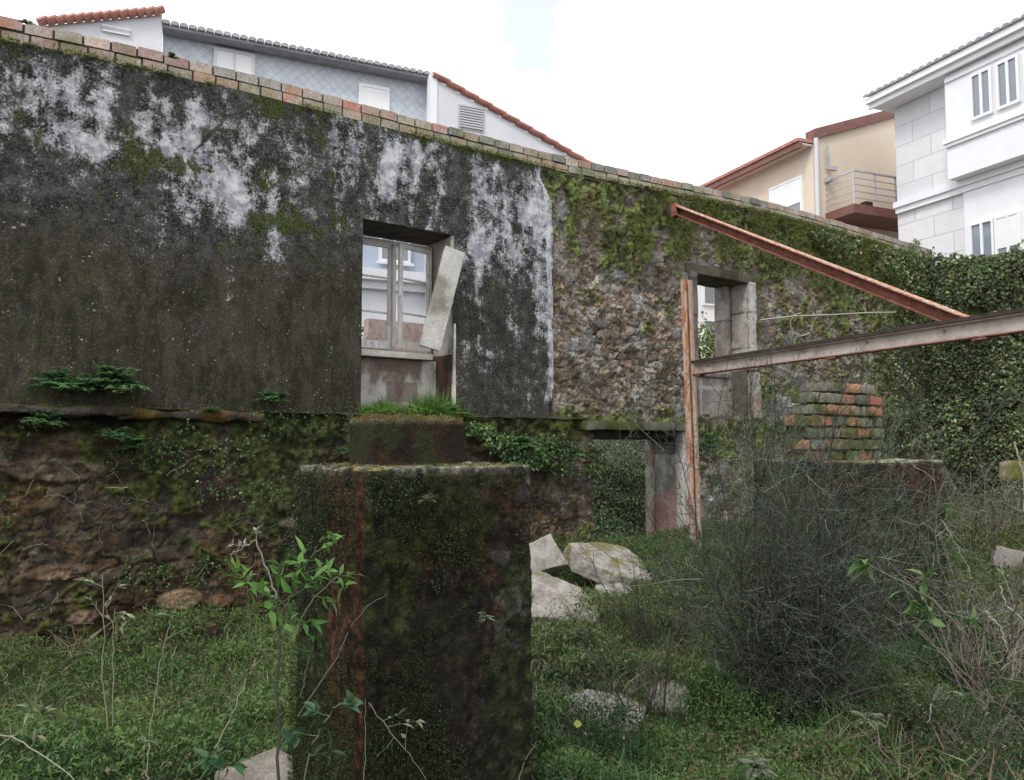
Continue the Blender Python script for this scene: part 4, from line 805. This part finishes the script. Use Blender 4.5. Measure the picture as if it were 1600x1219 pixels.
def on_corner(n):
    x = rng.uniform(12.2, 17.3, n); z = rng.uniform(1.2, 6.05, n); d = fbm(x*1.1, z*1.1, 0, 4, 330); T = topz(x)
    lim = 15.4-1.6*sst(4.8, 5.6, z)-1.2*sst(3.2, 1.6, z); ok = (d+.16*(x-lim) > .5) & (z < T-.12+.5*sst(15.6, 16.4, x)*vn(x*3, x*0, 0, 3)) & (vn(x*6, z*6, 0, 5) > .25); x, z = x[ok], z[ok]
    return np.stack([x, -.08-.30*rng.random(len(x))*fbm(x*2, z*2, 0, 3, 6), z], 1), np.tile((0, -1., .3), (len(x), 1))
ivy('ivy', 'ivy and creeper spreading from the corner over the right end of the rubble wall', on_corner, 22000, .065, (.125, .155, .07))
def on_doorleft(n):
    x = rng.uniform(5.3, 7.6, n); z = rng.uniform(.1, 1.95, n); lim = fbm(x*2, z*2, 0, 4, 340)+.2*np.exp(-((x-6.9)/.5)**2-((z-1.6)/.35)**2)+.15*np.exp(-((x-6.0)/.35)**2-((z-1.7)/.25)**2)-.15*sst(1.2, .4, z)
    ok = lim > .60; x, z = x[ok], z[ok]; return np.stack([x, -.08-.2*rng.random(len(x))*lim[ok], z], 1), np.tile((0, -1., .3), (len(x), 1))
ivy('ivy', 'patch of small-leaved creeper on the wall just left of the doorway', on_doorleft, 12000, .05, (.085, .135, .05))
def on_lowleft(n):
    x = rng.uniform(.0, 4.6, n); z = rng.uniform(-.1, 2.05, n); k = fbm(x*2.6, z*2.6, 0, 4, 345)+.10*sst(1.3, 2.0, z)+.06*sst(2.2, 3.2, x); ok = (k > .60) & (vn(x*14, z*14, 0, 7) > .35); x, z, k = x[ok], z[ok], k[ok]
    return np.stack([x, -.06-.12*rng.random(len(x))*k, z], 1), np.tile((0, -1., .3), (len(x), 1))
ivy('wall_creeper', 'sparse small-leaved creeper scattered over the dark lower wall at left', on_lowleft, 12000, .032, (.06, .10, .04), 'creeper')
n = 160; b = np.stack([rng.uniform(.2, 4.6, n), np.full(n, -.10), rng.uniform(-.1, 1.5, n)], 1); A_, r_ = grow(b, rdir(n)*np.array([1, .15, 1])+np.array([0, -.2, .3]), rng.uniform(.12, .45, n), np.full(n, .0025), 7, .35); V, Fc = tubes(A_, r_, 3)
tag(mesh('dead_roots', V, Fc, M_twig, None, np.repeat(jit((.17, .15, .12), n, .5), 21, 0)), 'fine dead roots and runners clinging to the lower wall at left', 'roots', kind='stuff')
def on_bank(n):
    x = rng.uniform(7.2, 12.4, n); z = rng.uniform(.0, 2.2, n); return np.stack([x, 1.15+z*1.0-.2*rng.random(n), z+.05], 1), np.tile((0, -1., .4), (n, 1))
ivy('ivy', 'pale green ivy on the bank seen through the doorway', on_bank, 20000, .05, (.17, .23, .12))
def hedge(name, label, x0, x1, y0, y1, z0, z1, n, ls, col, cat='hedge'):
    def f(n):
        x = rng.uniform(x0, x1, n); y = rng.uniform(y0, y1, n); z = z0+(z1-z0)*rng.random(n)*(.7+.5*vn(x*2, y*2, 0, 9)); return np.stack([x, y, z], 1), rdir(n, .5)
    return ivy(name, label, f, n, ls, col, cat)
hedge('garden_bush', 'yellow-green bush just outside the wall, seen through the upper opening', 10.4, 15.5, 2.6, 3.8, 1.9, 4.3, 12000, .08, (.16, .21, .05), 'bush')
hedge('garden_bush', 'leafy plants in front of the house, seen through the bottom window panes', 4.6, 6.3, 4.2, 4.9, 1.9, 3.75, 2500, .08, (.10, .16, .06), 'bush')
gb = MB().box(6.0, 8.6, 4.3, 4.5, 1.9, 3.9).build('garden_wall', mat_p('pink_brick_wall', (.45, .28, .24), (.55, .45, .40), 9, .9, .003)); tag(gb, 'low pinkish brick wall across the lane, seen through the right casement', 'garden wall')
# moss and grass tufts on the wall head and rubble (reads as one mass)
n = 26000; x = rng.uniform(6.7, 16.5, n); T = topz(x); z = T-.02-1.25*rng.random(n)**1.5*(.45+.9*fbm(x*.9, x*0, 0, 3, 350)); ok = (fbm(x*2.6, z*2.6, 0, 4, 351) > .49); x, z = x[ok], z[ok]
ok = ~((x > O2[0]-.05) & (x < O2[1]+.05) & (z < O2[3]+.02)); x, z = x[ok], z[ok]; n = len(x)
sp = Soup(); P = np.stack([x, -.075-.03*rng.random(n), z], 1); sp.add(*leaves(P, rdir(n)*.6+np.array([0, -.5, .1]), rdir(n, .5), rng.uniform(.03, .08, n), rng.uniform(.006, .014, n), jit((.13, .15, .035), n, .3), .4))
n = 5200; x = rng.uniform(-3, 16.5, n); ok = fbm(x*1.5, x*0, 0, 3, 352) > .5-.15*sst(6.5, 7.5, x); x = x[ok]; n = len(x)
P = np.stack([x, -.055-.02*rng.random(n), topz(x)-.04+.03*rng.random(n)], 1); sp.add(*leaves(P, rdir(n)+np.array([0, -.8, .3]), rdir(n, .5), rng.uniform(.02, .06, n), .012, jit((.14, .16, .04), n, .3), .4))
tag(sp.build('wall_moss', M_leaf), 'tufted moss and grass growing down the head of the rubble wall', 'moss', kind='stuff')
# individual small plants
def fern(x, y, z, r, k, label, group, col=(.065, .13, .035), up=.5, yb=-1., name='fern'):
    s = Soup(); n = k; P0 = np.zeros((n, 3)); d = rdir(n); d[:, 1] = -np.abs(d[:, 1])*abs(yb) if yb < 0 else d[:, 1]; d[:, 2] = np.abs(d[:, 2])+up-.3; d = unit(d); Ls = r*rng.uniform(.6, 1.1, n)
    t = np.linspace(0, 1, 6); Pl = d[:, None]*t[None, :, None]*Ls[:, None, None]; Pl[..., 2] -= (t**2)[None]*Ls[:, None]*.38
    V, Fc = tubes(Pl, np.full((n, 6), .0022), 3); s.add(V, Fc, (.06, .08, .03))
    tt = np.tile(np.repeat(np.linspace(.12, 1, 12), 2), n); i = np.repeat(np.arange(n), 24); base = d[i]*(tt*Ls[i])[:, None]; base[:, 2] -= tt**2*Ls[i]*.38
    side = unit(np.cross(d[i], (0, 0, 1.)))*np.tile([1, -1], n*12)[:, None]; ln = Ls[i]*.30*np.sin(np.pi*np.clip(tt*.85+.12, 0, 1))
    s.add(*leaves(base, side+d[i]*.5+rdir(len(i))*.2, np.tile((0, -.2, 1.), (len(i), 1)), ln, ln*.42, jit(col, len(i), .2, .1), .2))
    o = s.build(name, M_leaf); o.location = (x, y, z); tag(o, label, 'fern' if name == 'fern' else 'plant', group); return o
def at(px, py, Y): X, Z = W(px, py, Y); return X, Y, Z
GR = 'small ferns and plants rooted in the wall'
for px, py, r, k, lb in [(95, 612, .34, 26, 'low dark fern at the far left end of the ledge'), (135, 610, .26, 22, 'low fern on the ledge, second from the left'), (180, 608, .40, 30, 'biggest green fern on the ledge at left'), (328, 645, .16, 20, 'small bright fern on the ledge left of the ragged weed'),
        (425, 630, .26, 26, 'upright bluish-green fern at the ledge left of the window'), (70, 662, .24, 22, 'fern hanging from the stones under the left end of the ledge'), (178, 685, .26, 24, 'dark green fern hanging a little below the ledge'), (208, 700, .24, 20, 'trailing fern lowest under the ledge at left'),
        (535, 708, .14, 18, 'little fern beside the upper block of the foreground pillar'), (1108, 700, .42, 34, 'bright green fern on the wall right of the steel post'), (805, 700, .34, 26, 'fern on the lower wall right of the foreground pillar'), (895, 715, .26, 22, 'fern at the upper left of the doorway'),
        (1010, 296, .10, 14, 'tuft of fern on the rubble wall head, right of the plaster'), (270, 92, .10, 14, 'yellowish tuft on the brick course at upper left'), (42, 38, .09, 12, 'tiny tuft at the top left corner of the wall'), (275, 975, .32, 26, 'dark fern at the foot of the wall under the orange stone')]:
    X, Y, Z = at(px, py, -.12); fern(X, Y, Z, r, k, lb, GR, col=(.13, .17, .04) if py < 300 else (.12, .225, .09))
# grass at the foot of the window and its mossy cushion
sp = Soup(); n = 3000; x = rng.uniform(3.86, 5.3, n); y = rng.uniform(-.10, .30, n); k = fbm(x*4, y*2, 0, 3, 363); ok = k > .40; x, y, k = x[ok], y[ok], k[ok]; n = len(x); P = np.stack([x, y, np.full(n, 2.04)], 1)
sp.add(*leaves(P, rdir(n, .9), rdir(n), rng.uniform(.05, .17, n)*(k*2)**2.2, .010, jit((.11, .21, .04), n, .35, .15), .5))
tag(sp.build('grass_tuft', M_leaf), 'bright green grass growing at the foot of the window opening', 'grass', kind='stuff')
# creeper and moss on the foreground pillar
sp = Soup()
def pscatter(n, face):
    if face == 'front': return np.stack([rng.uniform(1.37, 2.20, n), np.full(n, -5.555)-.02*rng.random(n), np.zeros(n)], 1)
    return np.stack([np.full(n, 1.355)-.02*rng.random(n), rng.uniform(-5.54, -4.8, n), np.zeros(n)], 1)
for face, n, nm in (('front', 15000, (0, -1, .2)), ('left', 10000, (-1, 0, .2))):
    P = pscatter(n, face); u = P[:, 0] if face == 'front' else P[:, 1]; P[:, 2] = 1.56-1.5*rng.random(n)
    q = fbm(u*4+9, P[:, 2]*4, 0, 4, 371)+.20*sst(1.34, 1.52, P[:, 2])*(sst(1.95, 1.5, P[:, 0]) if face == 'front' else 1)-(.06 if face == 'front' else .04); ok = q+.10*(rng.random(n)-.5) > .565; P = P[ok]; n = len(P)
    sp.add(*leaves(P, rdir(n)*.7+np.array([0, 0, -.6])+np.array(nm)*.3, unit(np.array(nm)+rdir(n)*.5), rng.uniform(.008, .018, n), rng.uniform(.005, .010, n), jit((.020, .030, .012), n, .5), .2))
for face, n, nm in (('front', 50000, (0, -1, .2)), ('left', 34000, (-1, 0, .2))):
    P = pscatter(n, face); u = P[:, 0] if face == 'front' else P[:, 1]; P[:, 2] = 1.57-1.6*rng.random(n); P = P+np.array(nm)*-.006
    q = fbm(u*3.1+4, P[:, 2]*3.1, 0, 5, 375)+.08*sst(1.0, .4, P[:, 2])+.06*sst(1.45, 1.57, P[:, 2])-(.15*sst(-5.25, -5.35, u)*sst(.5, .8, P[:, 2]) if face == 'left' else 0); ok = q+.08*(rng.random(n)-.5) > .585; P = P[ok]; n = len(P)
    sp.add(*leaves(P, np.array(nm)*.6+rdir(n)*.7+np.array([0, 0, -.2]), rdir(n), rng.uniform(.007, .016, n), rng.uniform(.002, .004, n), jit((.032, .045, .011), n, .4), .4))
n = 3000; P = np.stack([rng.uniform(1.38, 2.23, n), rng.uniform(-5.55, -4.82, n), np.full(n, 1.585)], 1); ok = fbm(P[:, 0]*5, P[:, 1]*5, 0, 3, 7) > .5; P = P[ok]; n = len(P)
sp.add(*leaves(P, rdir(n, .5), rdir(n), .018, .006, jit((.13, .13, .04), n), .3)); tag(sp.build('pillar_creeper', M_leaf), 'tiny-leaved creeper and moss clinging to the dark foreground pillar', 'creeper', kind='stuff')
n = 5200; P = rng.uniform([1.53, -5.31, 1.785], [2.0, -5.03, 1.80], (n, 3)); hm = np.clip((fbm(P[:, 0]*9, P[:, 1]*9, 0, 3, 366)-.40)*.12, 0, .022); P[:, 2] += hm*rng.random(n); sp = Soup(); tn = (fbm(P[:, 0]*12, P[:, 1]*12, 0, 2, 367) > .5)[:, None]; sp.add(*leaves(P, rdir(n, .5), rdir(n), .016, .004, np.where(tn, jit((.15, .10, .03), n), jit((.12, .14, .035), n)), .3)); tag(sp.build('moss_cap', M_leaf), 'brownish moss on top of the small block on the foreground pillar', 'moss', kind='stuff')
# ------------------------------------------------------------ bare twiggy shrub
def shrub(name, label, cx, cy, R, H, n1, n2, n3, r, col, cat='shrub', lean=(0, 0), leafc=None, nl=0, wob=.10, var=.3):
    z0 = float(gz(cx, cy)); sp = Soup(); a = rng.uniform(0, 2*np.pi, n1); rr = R*.30*np.sqrt(rng.random(n1))
    P0 = np.stack([rr*np.cos(a), rr*np.sin(a), np.full(n1, -.05)], 1); th = rng.uniform(.0, 1., n1)**.8*R/H
    D0 = np.stack([np.cos(a)*th+lean[0], np.sin(a)*th+lean[1], np.ones(n1)], 1); A1, r1 = grow(P0, D0, H*(.45+.75*rng.random(n1)**1.6), np.full(n1, r), 8, wob)
    b, d, l = kids(A1, n2, .9, H*.10, H*.30, .05); A2, r2 = grow(b, d, l, np.full(n2, r*.45), 6, wob*1.3)
    b, d, l = kids(A2, n3, 1.1, H*.03, H*.12); A3, r3 = grow(b, d, l, np.full(n3, r*.25), 4, wob*1.5)
    for A_, r_, cc in ((A1, r1, .8), (A2, r2, 1.), (A3, r3, 1.15)):
        V, Fc = tubes(A_, r_, 3); cz = np.repeat(jit(np.array(col)*cc, len(A_), var, .08), A_.shape[1]*3, 0); sp.add(V, Fc, cz)
    if nl: b, d, l = kids(A3, nl, .8, .01, .02); sp.add(*leaves(b, d, rdir(nl), .014, .005, jit(leafc, nl), .2))
    o = sp.build(name, M_twig); o.location = (cx, cy, z0); return tag(o, label, cat)
q = D(1232, 1110, 5.15); shrub('bare_shrub', 'big dense leafless shrub of grey-green twigs in front of the broad pillar', q[0], q[1], .80, 2.05, 110, 2100, 12000, .005, (.055, .064, .048), leafc=(.09, .12, .075), nl=20000, wob=.13, var=.6)
q = D(1030, 990, 6.6); shrub('bare_shrub', 'thin dark shrub beside the rocks, left of the big one', q[0], q[1], .55, 1.0, 24, 220, 800, .005, (.07, .065, .05), leafc=(.09, .11, .06), nl=1200)
q = D(1000, 1085, 5.2); shrub('bare_shrub', 'small open dark shrub over the flat grey slab', q[0], q[1], .5, .75, 22, 160, 700, .005, (.075, .065, .05))
q = D(1400, 960, 5.6); shrub('bare_shrub', 'wispy tall bare shrub against the ivy, behind the broad pillar', 7.75, -3.7, .5, 2.3, 26, 600, 3600, .007, (.10, .115, .085), leafc=(.10, .13, .08), nl=4500, wob=.12)
q = D(1560, 1060, 5.4); shrub('dry_bramble', 'tangle of pale dry bramble stems at the right edge', q[0], q[1], .8, 1.5, 26, 200, 600, .0065, (.22, .20, .165), 'bramble', wob=.17)
q = D(870, 1120, 4.5); shrub('dry_bramble', 'knot of dry straw-coloured twigs at the right foot of the foreground pillar', q[0], q[1], .30, .42, 36, 300, 900, .004, (.24, .22, .18), 'bramble', wob=.25)
q = D(1520, 1120, 4.4); shrub('dry_bramble', 'low dry bramble in the grass at the bottom right', q[0], q[1], .5, .6, 14, 90, 260, .0045, (.19, .175, .14), 'bramble', wob=.2)
q = D(1550, 830, 10.5); shrub('dry_bramble', 'far dry bramble thicket against the boundary wall', q[0], q[1], .8, 1.7, 26, 260, 900, .010, (.17, .165, .12), 'bramble', wob=.15)
# ------------------------------------------------------------ single stems
def stem(name, label, pts, r, col, cat, group=None, sprouts=(), leafcol=(.09, .19, .04), ll=.10, lw=.030, rough=0):
    pts = np.array(pts, float); t = np.linspace(0, 1, len(pts)); tt = np.linspace(0, 1, 16); P = np.stack([np.interp(tt, t, pts[:, i]) for i in range(3)], 1)
    P[1:-1] += rng.normal(0, r*.9, (14, 3)); o0 = P[0].copy(); e = empty(name, tuple(o0)); tag(e, label, cat, group); sp = Soup()
    V, Fc = tubes(P[None]-o0, (r*np.linspace(1, .5, 16))[None], 6); sp.add(V, Fc, col); ls = Soup(); any_l = False
    for s in sprouts:                                     # (t, dir, length, number of leaves)
        b = P[int(s[0]*15)]-o0; A_, r_ = grow(b[None], np.array([s[1]], float), np.array([s[2]]), np.array([r*.55]), 6, .12); V, Fc = tubes(A_, r_, 4); sp.add(V, Fc, np.array(col)*.9+np.array((.0, .04, 0)))
        n = s[3]
        if n:
            any_l = True; u = rng.uniform(.25, 1, n); u[:n//2] = .97; b2 = np.stack([np.interp(u, np.linspace(0, 1, 6), A_[0][:, i]) for i in range(3)], 1); d0 = unit(np.array([s[1]], float))
            ls.add(*leaves2(b2, rdir(n)*.9+d0*.6+np.array([0, 0, .15]), rdir(n, 1.8), ll*rng.uniform(.5, 1.1, n), lw*rng.uniform(.7, 1.1, n), jit(leafcol, n, .2, .1), .4))
    sp.build('stalk', M_dry, e, True)
    if any_l: ls.build('foliage', M_leaf, e)
    return e
R_ = lambda px, py, d: D(px, py, d)
L3 = np.array([-cY, sY, 0]); Rt = -L3; U = np.array([0, 0, 1.]); Fo = np.array([sY, cY, 0])
stem('tall_weed', 'tall leafy weed with dark stem and long grey-green leaves, left of the foreground pillar', [R_(433, 1330, 2.75), R_(434, 1150, 2.75), R_(436, 980, 2.75), R_(430, 935, 2.75)], .006, (.05, .045, .035), 'weed',
     sprouts=[(.98, U*.7+L3*.5, .16, 7), (.95, U*.9+Rt*.3, .14, 7), (.9, Rt*.8+U*.6, .20, 8), (.82, L3*.6+U*.5, .06, 4), (.72, Rt*.6+U*.3, .05, 4), (.8, Rt*.3+Fo*.4+U*.5, .16, 6)], ll=.085, lw=.028)
stem('buddleia_sprig', 'leafy branch sprig arching up over the left edge of the foreground pillar', [R_(440, 1010, 2.95), R_(455, 930, 2.9), R_(480, 880, 2.9), R_(505, 838, 2.9)], .0035, (.10, .11, .06), 'weed',
     sprouts=[(.97, U*.5+Rt*.8, .05, 5), (.8, Rt+U*.4, .08, 6), (.65, L3*.5+U, .06, 5), (.55, Rt+U*.2, .10, 7), (.4, Rt+U*.3, .14, 10), (.3, L3+U*.4, .08, 7), (.5, U, .08, 7), (.15, Rt*.8+U*.2, .10, 9)], ll=.075, lw=.020, leafcol=(.10, .21, .05))
stem('buddleia_sprig', 'second leafy sprig reaching right across the orange side of the foreground pillar', [R_(448, 1010, 2.8), R_(480, 950, 2.8), R_(512, 912, 2.8), R_(530, 903, 2.8)], .003, (.12, .13, .07), 'weed',
     sprouts=[(.97, Rt+U*.1, .04, 5), (.85, Rt*.7-U*.2, .05, 5), (.7, U*.6+Rt*.5, .05, 5), (.5, Rt-U*.2, .06, 5)], ll=.075, lw=.018, leafcol=(.11, .21, .06))
stem('withered_weed', 'withered weed bending left with pale dead flower head, at left of the tall weed', [R_(432, 935, 2.8), R_(418, 890, 2.8), R_(400, 845, 2.8), R_(370, 860, 2.8)], .0035, (.22, .20, .16), 'weed',
     sprouts=[(.97, L3-U*.2, .03, 5), (.9, L3, .04, 8), (.8, L3+U*.2, .03, 8), (.7, U, .03, 6)], ll=.03, lw=.012, leafcol=(.26, .25, .20))
stem('leafy_weed', 'weed with a rosette of narrow leaves against the wall, left of the withered head', [R_(392, 1010, 3.1), R_(390, 950, 3.1), R_(386, 915, 3.1)], .003, (.07, .10, .04), 'weed', sprouts=[(.97, L3*.4+U, .05, 7), (.95, L3*.8+U*.9, .08, 6), (.9, Rt+U*.2, .03, 4)], ll=.09, lw=.02, leafcol=(.12, .22, .05))
stem('leafy_weed', 'leafy weed at the lower left edge of the foreground pillar', [R_(470, 1250, 2.5), R_(490, 1160, 2.5), R_(520, 1110, 2.5), R_(530, 1098, 2.5)], .003, (.10, .12, .06), 'weed', sprouts=[(.97, Rt+U*.3, .04, 5), (.9, Rt*.3+U*.2, .05, 5), (.6, L3+U*.2, .05, 6), (.4, L3+U*.1, .07, 6), (.3, Rt-U*.2, .06, 6)], ll=.07, lw=.03, leafcol=(.055, .11, .05))
stem('leafy_weed', 'small weed with three drooping leaves halfway up the left edge of the foreground pillar', [R_(470, 1090, 2.8), R_(480, 1040, 2.8), R_(490, 1005, 2.8)], .002, (.09, .11, .05), 'weed', sprouts=[(.97, U, .02, 5), (.8, L3, .03, 3)], ll=.055, lw=.02, leafcol=(.07, .14, .05))
stem('leafy_weed', 'leafy weed in the grass at the bottom left, over the pale slab', [R_(335, 1290, 3.0), R_(338, 1230, 3.0), R_(345, 1195, 3.0)], .003, (.08, .1, .05), 'weed', sprouts=[(.97, L3+U*.5, .06, 8), (.9, Rt+U*.5, .06, 8), (.8, U, .06, 7)], ll=.08, lw=.03, leafcol=(.06, .13, .05))
stem('leafy_weed', 'pale-leaved weed at the far left bottom of the photo', [R_(0, 1165, 3.4), R_(35, 1140, 3.4), R_(60, 1120, 3.4)], .004, (.18, .17, .13), 'weed', sprouts=[(.5, U, .10, 7), (.97, Rt+U*.5, .05, 7), (.9, U*.5+Rt, .05, 7)], ll=.08, lw=.022, leafcol=(.16, .21, .10))
DG = 'thin dry stalks standing in the grass at left'
for i, (lb, pts, sp_) in enumerate([
    ('straight bare dry stalk leaning right, in the middle of the left grass', [R_(233, 1150, 4.0), R_(248, 1050, 4.0), R_(262, 985, 4.0), R_(274, 952, 4.0)], [(.6, Rt+U, .12, 0), (.9, L3+U, .04, 3)]),
    ('brown branching dry weed with curled leaves, left of the straight bare stalk', [R_(168, 1138, 4.2), R_(160, 1060, 4.2), R_(164, 980, 4.2), R_(160, 900, 4.2)], [(.97, L3+U*.5, .10, 9), (.85, Rt+U, .12, 7), (.7, Rt+U, .14, 5), (.75, L3+U, .12, 5)]),
    ('dry weed with twisted seed heads just right of the branching one', [R_(176, 1135, 4.25), R_(178, 1060, 4.25), R_(176, 990, 4.25), R_(180, 950, 4.25)], [(.97, Rt+U, .06, 6), (.8, L3*.6+U, .1, 4), (.6, Rt+U, .1, 3)]),
    ('long dry stalk slanting up to the right towards the foreground pillar', [R_(335, 1170, 3.2), R_(370, 1100, 3.2), R_(395, 1040, 3.2), R_(412, 1000, 3.2)], [(.7, Rt+U*.4, .1, 0)]),
    ('short crooked dry stalk near the bottom left corner', [R_(100, 1165, 3.7), R_(112, 1145, 3.7), R_(122, 1120, 3.7)], [(.6, Rt+U, .04, 2)]),
    ('dry bramble cane lying across the bottom left corner', [R_(-40, 1140, 3.3), R_(30, 1155, 3.3), R_(75, 1185, 3.2), R_(130, 1230, 3.1)], [(.3, U, .08, 0), (.5, U+Rt, .08, 3)]),
    ('upright bare stalk at the bottom, left of the pale slab', [R_(230, 1250, 3.1), R_(231, 1190, 3.1), R_(233, 1155, 3.1)], [(.97, L3, .06, 2), (.97, Rt-U*.2, .05, 2)])]):
    stem('dry_stalk', lb, pts, .0035, (.24, .22, .17), 'stalk', DG, sp_, leafcol=(.20, .20, .14), ll=.06, lw=.016)
DP = 'thin dry stalks in front of the foreground pillar'
for lb, pts, sp_ in [('pale cut stalk with a hooked top in front of the foreground pillar', [R_(568, 1260, 2.4), R_(571, 1170, 2.4), R_(571, 1092, 2.4)], []),
    ('dry cane slanting down right from the hooked stalk', [R_(576, 1098, 2.4), R_(610, 1145, 2.4), R_(640, 1180, 2.4), R_(670, 1225, 2.4)], [(.3, Rt+U*.3, .09, 4), (.4, L3*.5-U*.8, .08, 0), (.6, U+L3*.2, .08, 2), (.25, Rt+U*.5, .05, 3)]),
    ('long thin arching stalk crossing the orange side of the foreground pillar', [R_(465, 1120, 2.6), R_(525, 1030, 2.6), R_(545, 985, 2.6), R_(575, 945, 2.6), R_(605, 928, 2.6)], []),
    ('short dry stalk at the lower right corner of the foreground pillar', [R_(808, 1225, 2.5), R_(822, 1185, 2.5), R_(838, 1160, 2.5)], [])]:
    stem('dry_stalk', lb, pts, .0018, (.13, .12, .09), 'stalk', DP, sp_, leafcol=(.20, .20, .13), ll=.04, lw=.012)
BG = 'bramble canes at the right'
for lb, pts, c, r in [('pale cane curving down the right edge by the ivy', [R_(1585, 690, 5.0), R_(1598, 740, 5.0), R_(1600, 800, 5.0)], (.34, .31, .26), .006),
    ('pale cane bent like a hook at the right edge', [R_(1562, 915, 4.6), R_(1572, 945, 4.6), R_(1600, 970, 4.6), R_(1640, 1000, 4.6)], (.36, .33, .28), .006),
    ('dark cane slanting up the right edge', [R_(1575, 1010, 4.5), R_(1588, 940, 4.5), R_(1600, 880, 4.5), R_(1612, 820, 4.5)], (.06, .045, .035), .006),
    ('dark upright stem beside the right side of the broad pillar', [R_(1556, 860, 6.5), R_(1551, 810, 6.5), R_(1548, 760, 6.5)], (.05, .04, .03), .009),
    ('long pale cane descending from the right corner of the broad pillar', [R_(1470, 812, 5.8), R_(1500, 862, 5.8), R_(1520, 905, 5.8)], (.30, .28, .22), .006),
    ('pale arching cane below the hook, at the right', [R_(1540, 955, 4.8), R_(1565, 985, 4.8), R_(1572, 1010, 4.8)], (.38, .34, .28), .006),
    ('long brown cane crossing the dark bush foot towards the bottom right', [R_(1425, 975, 4.6), R_(1480, 1025, 4.6), R_(1530, 1075, 4.6), R_(1600, 1130, 4.6)], (.14, .11, .08), .006),
    ('grey cane rising from the grass at the lower right', [R_(1448, 1130, 4.4), R_(1462, 1085, 4.4), R_(1468, 1070, 4.4)], (.24, .22, .18), .005)]:
    stem('bramble_cane', lb, pts, r, c, 'cane', BG)
stem('buddleia_sprig', 'leafy sprig with one big pale leaf across the face of the broad pillar', [R_(1500, 985, 4.1), R_(1455, 935, 4.1), R_(1400, 905, 4.1), R_(1355, 880, 4.1)], .006, (.14, .14, .09), 'weed', BG and None,
     sprouts=[(.97, L3+U*.5, .05, 5), (.8, U*.4+L3, .1, 7), (.6, -U+Rt*.3, .12, 8), (.45, U*.5, .10, 7), (.4, -U, .14, 8), (.2, Rt-U*.3, .14, 7)], ll=.14, lw=.045, leafcol=(.10, .19, .06))
for lb, p in [('small star-shaped weed in the bottom right grass', (1355, 1125, 4.1)), ('bluish tuft beside the lower right bramble', (1480, 1085, 4.4)), ('pale rosette at the very bottom right of the bush', (1180, 1200, 3.6)), ('little pale rosette on the upper front of the foreground pillar', (668, 782, 2.98)), ('pale rosette low on the front of the foreground pillar', (758, 965, 3.05))]:
    q = D(*p); fern(q[0], q[1], q[2], .10 if p[2] > 3.2 else .045, 14, lb, None, (.17, .20, .13), .2, 1., 'weed_rosette')
n = 1; yl = Soup(); q = D(896, 1131, 4.35); yl.add(*leaves2(np.array([q]), Rt[None]*1., np.array([[-.3, -.8, .4]]), .055, .042, np.array([[.42, .45, .10]]), .1)); tag(yl.build('fallen_leaf', M_leaf), 'single yellow-green leaf in the dark hollow right of the foreground pillar', 'leaf')
